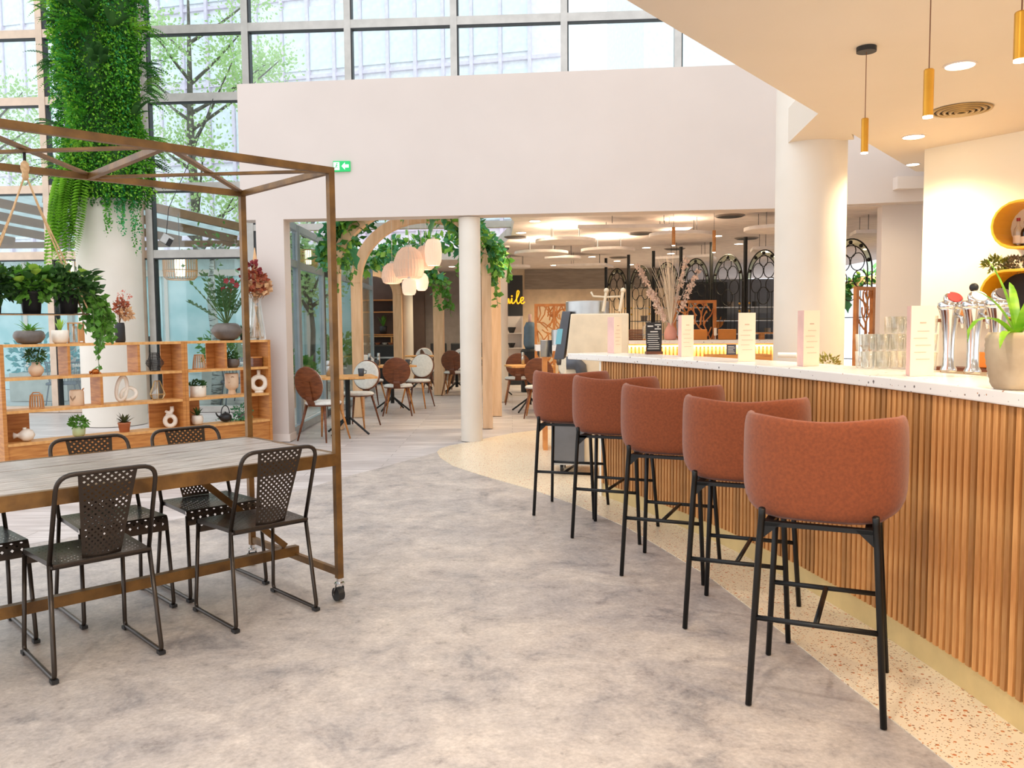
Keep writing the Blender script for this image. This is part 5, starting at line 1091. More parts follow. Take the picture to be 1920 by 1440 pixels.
p = aty(949, 434, 14.9); t = thing('dome_camera', 'small dark dome camera by the top of the slim grey column', 'camera', (p.x, p.y, 2.80)); MB().lathe([(.06, -.03), (.065, 0)], n=18).build('base', WHITE, t); MB().lathe([(.01, -.085), (.035, -.075), (.05, -.05), (.052, -.03)], n=18).build('dome', DARKC, t, True)
for px, a, b, dd, lab in [(1263, 426, 460, 10.6, 'wooden tube pendant lamp over the far counter, left one'), (1339, 432, 473, 10.6, 'wooden tube pendant lamp over the far counter, right one')]:
    A, B = aty(px, a, dd), aty(px, b, dd); t = thing('tube_pendant', lab, 'pendant lamp', (A.x, A.y, B.z), 0, 'wooden tube pendants'); MB().lathe([(.022, 0), (.022, A.z - B.z)], n=16).build('tube', OAK, t); MB().tube([(0, 0, A.z - B.z), (0, 0, ZC - B.z)], .0025, 5).build('cable', DARKC, t); MB().lathe([(.019, -.004), (.019, .002)], n=14).build('diffuser', LAMP, t)
# ================================================================== LATTICE AND IRON SCREENS, FAR COUNTER
random.seed(31)
LAT = mat('lattice_wood', S(220, 148, 80), .5, col2=S(190, 116, 58), scale=6)
def lattice(label, c, w_, z0, z1, ang, n=26, cols=1):
    t = thing('lattice_screen', label, 'screen', (c[0], c[1], 0), ang, 'wooden lattice screens'); f = .045
    xs = [-w_/2 + w_*i/cols for i in range(cols+1)]
    for x in xs: MB().bb((x - f/2, -.025, 0), (x + f/2, .025, z1)).build('post', LAT, t)
    for z in (z0, z1 - f): MB().bb((-w_/2, -.022, z), (w_/2, .022, z + f)).build('rail', LAT, t)
    for k in range(n*cols):   # curving branches
        x = random.uniform(-w_/2, w_/2); z = random.uniform(z0, z1); a = random.uniform(.7, 2.4); L_ = random.uniform(.25, .6); pts = []
        for j in range(6):
            pts.append((max(-w_/2, min(w_/2, x)), random.uniform(-.004, .004), max(z0, min(z1 - .02, z)))); x += math.cos(a)*L_/5; z += math.sin(a)*L_/5; a += random.uniform(-.55, .55)
        MB().tube(pts, .011, 5).build('branch', LAT, t)
    return t
p = aty(1039, 650, 14.6); lattice('wooden lattice screen with crossing branches behind the juice machine', (p.x, p.y), .64, .12, 1.76, 0, 40, 2)
p = aty(1302, 650, 12.9); lattice('wooden lattice screen with curling branches right of the dried flowers', (p.x, p.y), .62, .9, 1.75, 0, 26)
p = aty(1619, 650, 10.3); lattice('narrow wooden lattice screen in the slot right of the thick column', (p.x, p.y), .30, .3, 1.82, .5, 26)
p = aty(1110, 640, 15.5); lattice('far wooden lattice screen above the cream machine', (p.x, p.y), .5, .6, 1.70, 0, 20)
# ornamental iron screens in a receding row
IRON = mat('wrought_iron', S(30, 28, 24), .5, .4); SGL = glassmat('stained_glass', (.72, .80, .62), .05); AMBG = mat('amber_bead', S(196, 150, 60), .2)
def iron(label):
    t = thing('iron_screen', label, 'screen', group='arched iron screens in a row'); H1 = 2.06; R = .36
    MB().tube([(-.41, 0, 0), (-.41, 0, 2.72)], .030, 8).build('post', IRON, t); 
    for z in (1.55, 1.65, 1.95, 2.05): MB().tube([(-.455, 0, z), (-.365, 0, z)], .012, 5).build('collar', IRON, t)
    def arcp(r, n=20, a0=0, a1=PI): return [(r*math.cos(a0 + (a1 - a0)*k/n), 0, H1 + r*1.18*math.sin(a0 + (a1 - a0)*k/n)) for k in range(n+1)]
    MB().tube([(R, 0, 0)] + arcp(R) + [(-R, 0, 0)], .010, 6).build('outer_arch', IRON, t); MB().tube([(R*.8, 0, 1.0)] + arcp(R*.8) + [(-R*.8, 0, 1.0)], .008, 6).build('inner_arch', IRON, t)
    mb = MB()
    for i in range(20):
        a0, a1 = PI*i/20, PI*(i+1)/20; q = lambda r, a: (r*math.cos(a), 0, H1 + r*1.18*math.sin(a)); mb.add([q(R*.82, a0), q(R*.98, a0), q(R*.98, a1), q(R*.82, a1)], [(0, 1, 2, 3)])
    mb.build('glass_band', SGL, t)
    for a in (.35, 1.0, PI/2, 2.14, 2.8): MB().sph((R*.9*math.cos(a), 0, H1 + R*.9*1.18*math.sin(a)), .028, 6, 4).build('leaf_boss', IRON, t)
    for cx, cz, r in ((-.12, 2.18, .115), (.12, 2.18, .115), (-.16, 1.96, .11), (.16, 1.96, .11), (0, 2.33, .09), (0, 1.80, .13)): MB().tube([(cx + r*math.cos(2*PI*k/18), 0, cz + r*math.sin(2*PI*k/18)) for k in range(18)], .007, 5, True).build('tracery_ring', IRON, t)
    for x in (-.18, -.09, .09, .18): MB().tube([(x, 0, 0), (x, 0, 1.86)], .005, 5).build('bar', IRON, t)
    for z in (.9, 1.45): MB().tube([(-R, 0, z), (R, 0, z)], .006, 5).build('cross_bar', IRON, t)
    for s_ in (-1, 1): MB().sph((s_*.30, 0, 1.7), .02, 6, 4).build('bead', AMBG, t); MB().sph((s_*.30, 0, 1.58), .02, 6, 4).build('bead', AMBG, t)
    return t
ir0 = None; d_ = Vector((-.418, .908, 0)); ia = math.atan2(-d_.y, -d_.x)
names = ['arched iron screen in the slot right of the thick column', 'arched iron screen hidden mostly by the thick column', 'arched iron screen just left of the thick column', 'second arched iron screen left of the thick column', 'arched iron screen directly right of the dried flowers', 'arched iron screen behind the dried flowers', 'arched iron screen left of the dried flowers', 'farthest and smallest arched iron screen above the cream machine']
for k, nm in enumerate(names):
    p = Vector((4.5, 11.1, 0)) + d_*.83*k
    if ir0 is None: ir0 = iron(nm); ir0.location = p; ir0.rotation_euler = (0, 0, ia)
    else: dup(ir0, p, ia, nm)
# far counter with glowing slats
fc0, fc1 = Vector((1.25, 12.1, 0)), Vector((3.72, 11.74, 0)); fd = (fc1 - fc0).normalized(); fa = math.atan2(fd.y, fd.x); FL = (fc1 - fc0).length
t = thing('far_counter', 'far serving counter with glowing wooden slats under a white top', 'counter', fc0, fa); MB().bb((0, .04, 0), (FL, .5, 1.10)).build('body', OAK, t); n_ = 46
fsm = MB().bb((-.016, -.0, .05), (.016, .03, 1.06)).mesh('slat'); fsm.materials.append(OAKL)
for i in range(n_): inst('slat', fsm, t, (FL*(i + .5)/n_, .012, 0))
MB().bb((0, .012, 1.062), (FL, .03, 1.074)).build('light_strip', emis('led_strip', (1.0, .82, .5, 1), 6), t)
l = bpy.data.lights.new('strip_glow', 'AREA'); l.shape = 'RECTANGLE'; l.size = FL; l.size_y = .05; l.energy = 22; l.color = (1, .78, .45); o = bpy.data.objects.new('strip_glow', l); COL.objects.link(o); o.parent = t; o.location = (FL/2, -.03, 1.09)
tag(MB().box((fc0.x + fd.x*FL/2 - fd.y*.2, fc0.y + fd.y*FL/2 + fd.x*.2, 1.128), (FL + .06, .56, .05), fa).build('far_worktop', TERRAW), 'white worktop on the far glowing counter', 'worktop')
FZ = 1.154
def onfar(px, back=.15): 
    d = _ray(px, 640); a, b = d.x, d.y; O = fc0 + Vector((-fd.y, fd.x, 0))*back; s_ = (O.y*a - O.x*b)/(fd.x*b - fd.y*a); p = O + fd*s_; return Vector((p.x, p.y, FZ))
# pink vase with branches
t = thing('pink_vase', 'pink vase of tall pale dried branches and blossoms on the far counter', 'vase', onfar(1257, .1)); MB().lathe([(.06, 0), (.085, .02), (.092, .09), (.07, .17), (.042, .21), (.045, .25), (.04, .25), (.036, .21)], n=24).build('vase_body', mat('pink_ceramic', S(232, 166, 150), .5), t, True)
BRN = mat('pale_branch', S(250, 236, 216), .8); BLO = mat('pale_blossom', S(250, 226, 212), .8)
mb = MB(); mb2 = MB()
for k in range(64):
    a = random.uniform(0, 2*PI); sp = random.uniform(.02, .30); H_ = random.uniform(.8, 1.24); q = [(0, 0, .1), (sp*.15*math.cos(a), sp*.3*math.sin(a), .3), (sp*.6*math.cos(a), sp*.5*math.sin(a), H_*.7), (sp*1.25*math.cos(a), sp*.6*math.sin(a), H_)]; mb.tube(q, [.004, .004, .003, .002], 5)
for dx, H_, k_ in ((-.50, 1.12, 60), (.42, 1.02, 55), (-.34, .74, 40), (.24, 1.2, 46), (-.22, .60, 26)):
    q = [Vector((0, 0, .15)), Vector((dx*.35, 0, H_*.45)), Vector((dx*.7, 0, H_*.75)), Vector((dx, .02, H_))]; mb.tube(q, [.005, .005, .004, .002], 5)
    for _ in range(k_):
        s_ = random.uniform(.9, 2.9); i = int(s_); p = lerp(q[i], q[i+1], s_ - i) + rv()*.03
        for j in range(4): mb2.add(*leafq(p, rv(), rv(), .042, .017))
mb.build('branches', BRN, t); o = mb2.build('blossoms', BLO, t); o['kind'] = 'stuff'
p = onfar(1217, .2); t = thing('glass_dome', 'glass dome on a plate behind the chalkboard', 'cake dome', p); MB().lathe([(.13, 0), (.13, .015)], n=22).build('plate', OAK, t); MB().lathe([(.115, .016), (.115, .12), (.09, .2), (.04, .245), (.01, .25)], n=22).build('dome', GLASSW, t, True); MB().sph((0, 0, .265), .016, 8, 6).build('knob', GLASSW, t, True)
t = thing('tray_stack', 'stack of dark wooden trays at the left end of the far counter', 'trays', onfar(1188, .2), fa)
for i in range(6): MB().bb((-.13, -.1, i*.027), (.13, .1, i*.027 + .02)).build('tray', WALNUT, t, bevel=.004)
for px, lab in ((1309, 'orange-brown box on the far counter by the lattice screen'), (1363, 'orange-brown box on the far counter left of the tall menu')):
    o = MB().box(onfar(px, .25) + Vector((0, 0, .075)), (.24, .2, .15), fa).build('bread_box', mat('orange_wood', S(216, 132, 44), .5), bevel=.008); tag(o, lab, 'box', 'boxes on the far counter')
t = thing('price_holder', 'small white price card on a stand beside the orange boxes', 'card', onfar(1341, .1), fa); MB().bb((-.02, -.003, .06), (.02, .003, .17)).build('card', PAPER, t); MB().bb((-.004, -.004, 0), (.004, .004, .06)).build('stem', STEEL, t); MB().bb((-.02, -.015, 0), (.02, .015, .006)).build('base', STEEL, t)
t = thing('small_bench', 'small wooden riser at the right end of the far counter', 'riser', onfar(1440, .2), fa); MB().bb((-.2, -.1, .08), (.2, .1, .10)).build('top', OAK, t); MB().bb((-.12, -.08, 0), (-.06, .08, .08)).build('foot', OAK, t); MB().bb((.12, -.08, 0), (.18, .08, .08)).build('foot', OAK, t)
p = aty(1371, 667, 9.6); t = thing('small_chalkboard', 'tiny chalkboard sign behind the bar left of the tall menu', 'chalkboard', (p.x, p.y, 1.02), 0); MB().bb((-.055, -.006, 0), (.055, .006, .12)).build('board', mat('slate_blue', S(82, 84, 96), .7), t); mb = MB(); [mb.bb((-.04, -.0075, .02 + .018*i), (.04 - .01*(i % 3), -.006, .026 + .018*i)) for i in range(5)]; mb.build('chalk_lettering', CHALKW, t)
MB_ = MB().bb((p.x - .25, p.y - .06, 0), (p.x + .45, p.y + .25, 1.02)).build('work_cabinet', OAK); tag(MB_, 'low cabinet behind the bar holding the tiny chalkboard', 'cabinet')
p = aty(1552, 690, 5.9); t = thing('dried_plant', 'small tuft of yellow-green dried plant behind the bar by the column', 'plant', (p.x, p.y, .95)); pot(t, [(.04, 0), (.05, .08), (.045, .08)], GREYC); bushpart(t, (0, 0, .14), (.07, .07, .06), 130, .035, mat('dry_green', S(166, 160, 80), .7), asp=.22); MB_ = MB().bb((p.x - .4, p.y - .18, 0), (p.x + .5, p.y + .2, .95)).build('work_cabinet', OAK); tag(MB_, 'wooden back cabinet behind the bar at the foot of the thick column', 'cabinet')
# kitchen shelves behind the screens
t = thing('kitchen_shelving', 'dark kitchen shelving with pans seen through the iron screens', 'shelving', (4.6, 18.9, 0))
for z in (1.15, 1.45, 1.75): MB().bb((-1.8, -.2, z), (1.8, .2, z + .02)).build('board', STEEL, t)
MB().bb((-1.8, -.25, 0), (1.8, .25, .9)).build('cabinet', DARKW, t)
for i in range(12): o = MB().lathe([(.07, 0), (.08, .1), (.085, .12)], n=12).build('kitchen_pot', random.choice([DARKC, STEEL, GREYC]), loc=(3.0 + i*.28, 18.85, random.choice([1.171, 1.471, 1.771]))); tag(o, 'pot on the dark kitchen shelves', 'pot', 'pots on the kitchen shelves')
t = thing('wall_poster', 'tall dark poster with an orange leaf motif behind the iron screens', 'poster', (4.45, 19.15, 0)); MB().bb((-.5, -.02, 0), (.5, .02, 2.35)).build('panel', mat('poster_black', S(18, 18, 22), .4), t); mb = MB()
for a in (-.7, -.35, 0, .35, .7): mb.add(*leafq(Vector((.25, -.03, 1.25)), Vector((math.sin(a), 0, math.cos(a))), Vector((0, 1, 0)), .34, .05))
mb.build('leaf_motif', mat('motif_orange', S(214, 130, 50), .6), t)

# ================================================================== JUICE MACHINE ON ITS TROLLEY
t = thing('juice_machine', 'cream juice machine with steel hopper and black control panel on a wheeled trolley', 'machine', (.80, 7.72, 0), -.12); CRM = mat('machine_cream', S(238, 218, 186), .45); GRY = mat('machine_grey', S(92, 94, 100), .4, .3)
hz = 1.475
mb = MB(); mb.add([(-.30, -.20, .92), (.28, -.20, .92), (.28, .3, .92), (-.30, .3, .92), (-.24, -.20, hz), (.28, -.20, hz), (.28, .3, hz), (-.24, .3, hz)], [(0, 3, 2, 1), (4, 5, 6, 7), (0, 1, 5, 4), (1, 2, 6, 5), (2, 3, 7, 6), (3, 0, 4, 7)]); mb.build('housing', CRM, t, bevel=.01)
MB().bb((-.12, -.19, .12), (.28, .3, .92)).build('lower_cabinet', CRM, t); mb = MB(); mb.add([(-.40, -.14, 1.06), (-.31, -.14, 1.06), (-.31, .24, 1.06), (-.40, .24, 1.06), (-.32, -.14, 1.50), (-.245, -.14, 1.50), (-.245, .24, 1.50), (-.32, .24, 1.50)], [(0, 3, 2, 1), (4, 5, 6, 7), (0, 1, 5, 4), (1, 2, 6, 5), (2, 3, 7, 6), (3, 0, 4, 7)]); cp = mb.build('control_panel', GRY, t, bevel=.006)
MB().add([(-.385, -.142, 1.20), (-.335, -.142, 1.20), (-.315, -.142, 1.34), (-.365, -.142, 1.34)], [(0, 1, 2, 3)]).build('screen', mat('screen_teal', S(96, 150, 160), .3, emit=S(96, 150, 160), estr=.4), cp)
mb = MB(); mb.lathe([(.19, hz), (.19, hz + .115), (.18, hz + .12), (.17, hz + .115)], (-.10, .05, 0), 30, sx=1.05, sy=.9); mb.build('hopper', STEEL, t, True, auto=.6)
for x in (.05, .20): MB().tube([(x, -.1, hz + .02), (x + .03, -.1, hz + .2)], .014, 8).build('rail_post', CRM, t); MB().sph((x + .03, -.1, hz + .21), .024, 8, 6).build('rail_knob', CRM, t, True)
MB().tube([(-.06, -.1, hz + .2), (-.04, -.1, hz + .16), (.07, -.1, hz + .15), (.22, -.1, hz + .155)], .009, 8).build('rail', CRM, t, True)
MB().lathe([(.055, 0), (.055, .15), (.06, .155)], (-.48, 0, 1.08), 20).build('peel_bucket', STEEL, t, True)
mb = MB(); mb.tube([(-.28, -.21, 1.03), (-.19, -.21, 1.03), (-.15, -.21, .99), (-.14, -.21, .93)], [.06, .06, .055, .05], 12); mb.build('spout_housing', GRY, t, True); MB().lathe([(.075, 0), (.08, .24), (.07, .25)], (-.21, -.2, .66), 20).build('jug', STEEL, t, True)
MB().bb((-.42, -.26, .62), (-.06, .2, .645)).build('drip_tray', GRY, t); MB().bb((-.40, -.22, .13), (-.12, .3, .60)).build('trolley_cabinet', mat('trolley_grey', S(120, 120, 122), .35, .5), t); MB().bb((-.42, -.24, .10), (.28, .3, .125)).build('trolley_base', STEEL, t)
for x, y_ in ((-.33, -.12), (.16, -.16), (-.33, .22), (.2, .22)):
    w_ = MB().tube([(x - .014, y_, .052), (x + .014, y_, .052)], .052, 18).build('wheel', DARKC, t); MB().bb((x - .022, y_ - .012, .05), (x + .022, y_ + .012, .105)).build('fork', STEEL, w_)
t = thing('side_counter', 'small white counter block left of the juice machine', 'counter', (.30, 9.2, 0)); MB().bb((-.04, -.25, 1.10), (.62, .25, 1.16)).build('top', TERRAW, t); MB().bb((.04, -.1, 0), (.09, .2, 1.10)).build('support', LAT, t); MB().bb((.5, -.2, 0), (.56, .2, 1.1)).build('support', LAT, t)
p = aty(1046, 640, 9.1); o = MB().lathe([(.07, 0), (.07, .16), (.066, .165)], n=22).build('steel_canister', STEEL, loc=(p.x, p.y, 1.161)); tag(o, 'steel canister on the small white counter', 'canister')
p = aty(994, 650, 17.5); t = thing('umbrella_stand', 'tall blue-grey wrapped bundle with a pink tip against the beige wall', 'bundle', (p.x, p.y, 0)); MB().lathe([(.2, 0), (.2, .85), (.17, .9)], n=16).build('stand', DARKC, t); MB().lathe([(.10, .9), (.14, 1.0), (.13, 1.35), (.08, 1.46)], n=16).build('wrap', mat('blue_grey_cloth', S(104, 128, 148), .8), t, True); MB().lathe([(.035, 1.44), (.035, 1.62), (.01, 1.63)], n=12).build('tip', PINKP, t, True)
t = thing('white_rack', 'white open rack with dark pots below the orange sign', 'rack', (-.02, 19.8, 0))
for z in (.5, .85, 1.2): MB().bb((-.3, -.15, z), (.26, .15, z + .02)).build('board', WHITE, t)
MB().bb((.26, -.15, .4), (.29, .15, 1.62)).build('side_panel', WHITE, t); MB().bb((-.3, .13, .4), (.26, .15, 1.62)).build('back_panel', WHITE, t); MB().bb((-.3, -.15, 0), (.29, .15, .4)).build('base', DARKW, t)
for z, r in ((1.221, .11), (.871, .09)): o = MB().lathe([(r*.5, 0), (r, r*1.2), (r*.95, r*1.25)], n=14).build('dark_pot', DARKC, loc=(-.02 + .02, 19.78, z)); tag(o, 'dark bowl on the white rack, %s one' % ('upper' if z > 1 else 'lower'), 'bowl')
# exit sign on the white wall
p = aty(641, 312, wy(-2.1)); t = thing('exit_sign', 'green and white emergency exit sign on the white wall', 'sign', (-2.1 + .0, 0, 0))
ex = aty(641, 312, wy((641-960)/FPX*9.9) - .02); t.location = (ex.x, ex.y, ex.z); GRN = mat('exit_green', S(20, 160, 84), .5, emit=S(20, 170, 90), estr=.5); EXW = emis('exit_white', (.9, 1, .93, 1), 1.2)
MB().bb((-.10, -.02, -.06), (.10, .035, .06)).build('case', GRN, t, bevel=.004); MB().bb((-.092, -.024, -.045), (-.025, -.021, .045)).build('left_panel', EXW, t)
mb = MB(); mb.add([(.0, -.023, 0), (.04, -.023, .042), (.04, -.023, .018), (.085, -.023, .018), (.085, -.023, -.018), (.04, -.023, -.018), (.04, -.023, -.042)], [(0, 6, 5, 2), (5, 4, 3, 2), (0, 2, 1)]); mb.build('arrow', EXW, t)
mb = MB(); mb.sph((-.052, -.026, .028), .008, 8, 6); mb.bar((-.055, -.026, .018), (-.062, -.026, -.006), .002, .012); mb.bar((-.062, -.026, -.006), (-.045, -.026, -.02), .002, .008); mb.bar((-.062, -.026, -.006), (-.08, -.026, -.025), .002, .008); mb.bar((-.058, -.026, .012), (-.04, -.026, .0), .002, .006); mb.build('running_figure', GRN, t)
# clamp spotlight on the window transom
p = aty(312, 450, 13.0); t = thing('clamp_spotlight', 'small metal box spotlight hanging on a cable before the window', 'spotlight', (p.x, p.y, p.z), .5); MB().box((0, 0, 0), (.17, .14, .14), 0, M=Matrix.Rotation(.5, 4, 'Y')).build('housing', STEEL, t, bevel=.005); MB().box((.05, -.05, -.02), (.07, .08, .11), 0, M=Matrix.Rotation(.5, 4, 'Y')).build('barn_door', DARKC, t); MB().tube([(0, 0, .07), (.06, .1, .5), (.42, .2, 1.3), (.8, .25, 2.3)], .006, 5).build('cable', DARKC, t); 

# ================================================================== OUTSIDE
random.seed(77)
PAVE = mat('terrace_paving', S(206, 206, 206), .8, col2=S(188, 188, 190), scale=2)
struct(MB().bb((-40, 13.8, -.2), (-3.3, 60, -.012)).build('ground', PAVE), 'pale terrace paving outside the windows')
# pergola roof with brown beams outside the windows
PB = mat('pergola_beam', S(150, 108, 76), .6); PP = mat('pergola_sheet', S(232, 240, 242), .5, trans=.8)
t = thing('pergola', 'sloping terrace roof with brown beams and pale sheets outside the windows', 'pergola', (-8.0, 14.5, 0)); 
for i in range(8): x = -7.0 + i*1.15; MB().bar((x, .1, 3.66), (x + 2.4, 2.9, 3.22), .10, .15).build('rafter', PB, t)
for i in range(7): x = -7.0 + i*1.15; MB().add([(x, .1, 3.75), (x + 1.12, .1, 3.75), (x + 3.52, 2.9, 3.31), (x + 2.4, 2.9, 3.31), (x, .1, 3.76), (x + 1.12, .1, 3.76), (x + 3.52, 2.9, 3.32), (x + 2.4, 2.9, 3.32)], [(0, 3, 2, 1), (4, 5, 6, 7), (0, 1, 5, 4), (1, 2, 6, 5), (2, 3, 7, 6), (3, 0, 4, 7)]).build('roof_sheet', PP, t)
MB().bb((-4.7, 2.85, 3.08), (3.5, 2.97, 3.2)).build('edge_beam', PB, t)
for x in (-4.6, -1.2, 3.4): MB().bb((x - .05, 2.86, 0), (x + .05, 2.96, 3.08)).build('post', ALU, t)
# rattan pendant lamps on the terrace
def rlamp(px, py0, py1, wpx, Y, label):
    a, b = aty(px, py0, Y), aty(px, py1, Y); r = wpx/2/FPX*Y; h = a.z - b.z; t = thing('rattan_pendant', label, 'pendant lamp', (a.x, a.y, b.z), 0, 'rattan drum lamps outside the window')
    me = MB().tube([(r*.8, 0, 0), (r*.97, 0, h*.12), (r, 0, h*.4), (r, 0, h)], .006, 5).mesh('rib'); me.materials.append(RATTAN)
    for k in range(36): inst('rib', me, t, (0, 0, 0), (0, 0, 2*PI*k/36))
    for z, q in ((0, .8), (h*.4, 1), (h, 1)): MB().tube([(r*q*math.cos(2*PI*k/28), r*q*math.sin(2*PI*k/28), z) for k in range(28)], .01, 6, True).build('ring', RATTAN, t)
    MB().lathe([(r*.26, h*.15), (r*.3, h*.5), (r*.3, h*1.05)], n=18).build('bulb', emis('warm_bulb', (1, .82, .55, 1), 3.0), t, True); MB().tube([(0, 0, h), (0, 0, (3.45 if px < 500 else 2.66) - b.z)], .006, 5).build('cable', DARKC, t)
    if px > 500: MB().bar((-.05, 0, 2.67 - b.z), (.85, 0, 2.67 - b.z), .03, .03).build('bracket_arm', FRG, t)  # arm added to carry the lamp that models a reflection
rlamp(337, 482, 524, 60, 15.2, 'rattan drum lamp glowing outside, right of the white column'); rlamp(130, 490, 535, 44, 15.2, 'rattan drum lamp outside, half behind the white column'); rlamp(578, 470, 500, 40, 15.0, 'lamp reflection at the glass door, modelled as a rattan drum lamp outside')  # the last one models a lamp reflected at the glass door
# terrace wall, curtains, hedge
TEAL = mat('teal_glass_wall', S(208, 232, 236), .4, col2=S(160, 206, 212), scale=1.2, detail=8); 
t = thing('garden_pavilion', 'pale glazed pavilion across the terrace', 'building', (-10, 19.5, 0)); MB().bb((-7, 0, 0), (6.4, .25, 3.0)).build('wall', mat('pavilion_wall', S(214, 230, 232), .7), t)
for i in range(12): MB().bb((-6.8 + i*1.1, -.03, .35), (-5.85 + i*1.1, -.0, 2.6)).build('window_pane', TEAL, t)
for i in range(13): MB().bb((-6.88 + i*1.1, -.06, 0), (-6.80 + i*1.1, 0, 2.95)).build('mullion', WHITE, t)
MB().bb((-7, -.08, 2.6), (6.4, .0, 2.75)).build('lintel', WHITE, t); MB().bb((-7.2, -.3, 3.0), (6.6, .5, 3.15)).build('roof', WHITE, t)
random.seed(14); BLUEL = mat('blue_leaf', S(84, 186, 190), .5, col2=S(44, 146, 160), scale=3, trans=.3)
for i, (x, y_, m, r, h, lab) in enumerate([(-9.2, 16.4, BLUEL, .8, 1.1, 'blue-green bush in a planter at the left outside the window'), (-7.9, 16.6, BLUEL, .6, 1.0, 'blue-green bush beside the left one outside the window'), (-5.9, 17.2, LEAFM, .6, 1.2, 'dark green bush outside below the rattan lamp'), (-4.7, 16.4, LEAFM, .5, .9, 'green bush outside behind the right shelving unit'), (-3.75, 14.6, LEAFM, .32, .75, 'round leafy shrub in a woven planter outside the glass door'), (-3.85, 18.6, LEAFM, .45, 1.1, 'tall dark shrub outside the glass door')]):
    t = thing('garden_bush', lab, 'bush', (x, y_, 0), 0, 'bushes on the terrace'); MB().bb((-r*.7, -.3, 0), (r*.7, .3, h*.5)).build('planter', RATTAN if i == 4 else ALU, t); o = bush(MB(), (0, 0, h*.75), (r, .45, h*.42), 420, .14, .3, .3).build('foliage', m, t); o['kind'] = 'stuff'
# terrace chairs and tables
WV = mat('woven_grey', S(84, 96, 110), .6)
def tchair(x, y_, a, lab):
    t = thing('terrace_chair', lab, 'chair', (x, y_, 0), a, 'woven chairs on the terrace'); MB().bb((-.25, -.25, .40), (.25, .25, .45)).build('seat', WV, t, bevel=.02)
    for i in range(15): b = PI + PI*i/14; MB().tube([(.23*math.cos(b), .20*math.sin(b), .45), (.29*math.cos(b), .27*math.sin(b), .80)], .006, 4).build('strand', WV, t)
    MB().tube([(.29*math.cos(PI + PI*i/14), .27*math.sin(PI + PI*i/14), .80) for i in range(15)], .014, 6).build('back_rim', WV, t)
    for p_, q in ((-1, -1), (1, -1), (1, 1), (-1, 1)): MB().tube([(p_*.26, q*.26, 0), (p_*.2, q*.2, .42)], .012, 5).build('leg', WV, t)
tchair(-8.05, 14.9, .3, 'grey woven terrace chair seen through the left shelf bays'); tchair(-7.1, 15.3, 2.6, 'blue-grey woven terrace chair behind the pale mullion'); tchair(-4.9, 14.8, .5, 'woven terrace chair seen through the right shelving unit'); tchair(-5.0, 16.0, 3.0, 'woven terrace chair farther out behind the right shelving unit')
for x, y_, lab in ((-7.7, 15.2, 'round white terrace table at the left'), (-4.9, 15.4, 'round white terrace table behind the right shelving unit')):
    t = thing('terrace_table', lab, 'table', (x, y_, 0), 0, 'white tables on the terrace'); MB().lathe([(.42, .72), (.43, .75)], n=28).build('table_top', WHITE, t); MB().cyl((0, 0, .02), (0, 0, .72), .03).build('pedestal', WHITE, t); MB().lathe([(.25, 0), (.25, .02)], n=22).build('base', WHITE, t)
t = thing('black_planter', 'tall black planter outside right of the white column', 'planter', (-6.32, 14.5, 0)); MB().lathe([(.16, 0), (.26, .4), (.27, .9), (.2, 1.25), (.18, 1.25)], n=22).build('body', DARKC, t, True)
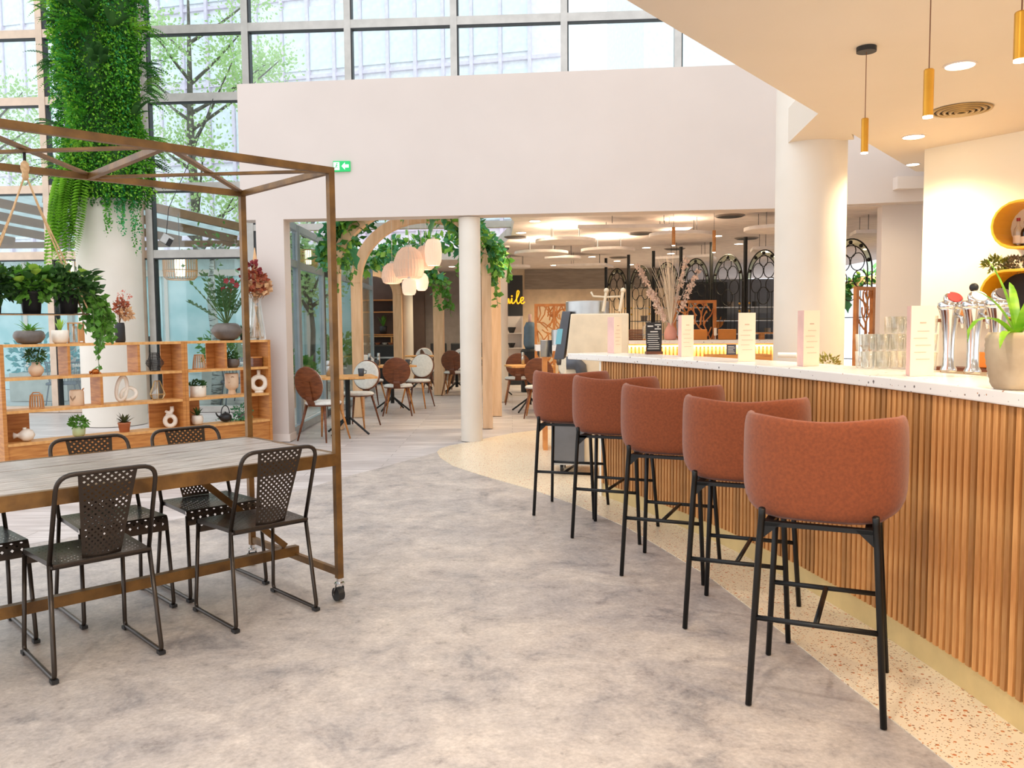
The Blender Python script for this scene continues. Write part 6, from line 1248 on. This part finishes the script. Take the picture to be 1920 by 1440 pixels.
# trees
BARK = mat('bark', S(120, 112, 104), .9, col2=S(90, 82, 74), scale=8); BIRK = mat('birch_bark', S(214, 216, 214), .8, col2=S(120, 122, 120), scale=6, stretch=(1, 1, 6), lo=.42, hi=.5)
TREEL = mat('tree_leaf', S(206, 226, 170), .6, col2=S(172, 208, 132), scale=1.5, trans=.45)
def tree(x, y_, H_, r, n, lab, m=TREEL, bark=BARK, r0=.16, crown=.35):
    t = thing('tree', lab, 'tree', (x, y_, 0), 0, 'trees outside'); MB().tube([(0, 0, 0), (.05, 0, H_*.3), (-.05, 0, H_*.6), (.0, 0, H_*.92)], [r0, r0*.85, r0*.6, r0*.2], 8).build('trunk', bark, t, True); tips = []
    for k in range(16):
        z = H_*random.uniform(crown, .85); a = random.uniform(0, 2*PI); L_ = r*random.uniform(.6, 1.1)*(1.15 - z/H_*.5); q = [(0, 0, z), (L_*.45*math.cos(a), L_*.45*math.sin(a), z + L_*.3), (L_*math.cos(a), L_*math.sin(a), z + L_*.75)]; MB().tube(q, [.05, .035, .012], 5).build('branch', bark, t); tips += [lerp(Vector(q[1]), Vector(q[2]), random.random()) for _ in range(4)] + [Vector(q[2])]
    mb = MB()
    for _ in range(n): c = random.choice(tips); bush(mb, c, (.75, .75, .6), 1, .095, .36, .1)
    o = mb.build('foliage', m, t); o['kind'] = 'stuff'
tree(-8.1, 21.6, 10.5, 2.6, 8500, 'leafy tree right of the planted column, its trunk rising behind the window', crown=.30)
tree(-5.35, 15.0, 3.1, .4, 60, 'slim white birch trunk outside the window behind the dark grey bowl', LEAFM, BIRK, .115, .85)
tree(-13.2, 20.5, 8.5, 2.2, 6000, 'pale leafy tree at the far left outside the window')
tree(-4.1, 17.0, 4.4, .8, 1800, 'low leafy tree outside the glass door', r0=.06)
# office block
OFF = mat('office_pale', S(246, 243, 248), .6); OFG = mat('office_glass', S(232, 238, 244), .5); OFM = mat('office_mullion', S(226, 214, 230), .5)
t = thing('office_block', 'pale office block with lilac window bars across the street', 'building', (-4, 31, 0), math.radians(-14)); MB().bb((-20, 0, 0), (6, 6, 26)).build('wall', OFF, t)
wm = MB().bb((-.46, -.08, 0), (.46, -.02, 2.3)).mesh('window_pane'); wm.materials.append(OFG); mm = MB().bb((-.06, -.16, 0), (.06, 0, 24)).mesh('mullion'); mm.materials.append(OFM); bm = MB().bb((-20, -.12, 0), (6, 0, .12)).mesh('band'); bm.materials.append(OFM)
for i in range(24): inst('mullion', mm, t, (-19.5 + i*1.06, 0, 1))
for j in range(8): inst('band', bm, t, (0, 0, 2 + j*2.9))
for j in range(1, 7):
    for i in range(23): inst('window_pane', wm, t, (-18.97 + i*1.06, 0, 2.3 + j*2.9))
t = thing('white_block', 'white building with a slanted roofline at the right behind the upper windows', 'building', (11.5, 36, 0), math.radians(8)); MB().bb((-6, 0, 0), (10, 6, 26)).build('wall', mat('block_white', S(236, 240, 244), .7), t)
for i in range(3): MB().bb((-4.5 + i*3.2, -.05, 14), (-2.2 + i*3.2, 0, 22)).build('window_pane', OFG, t)
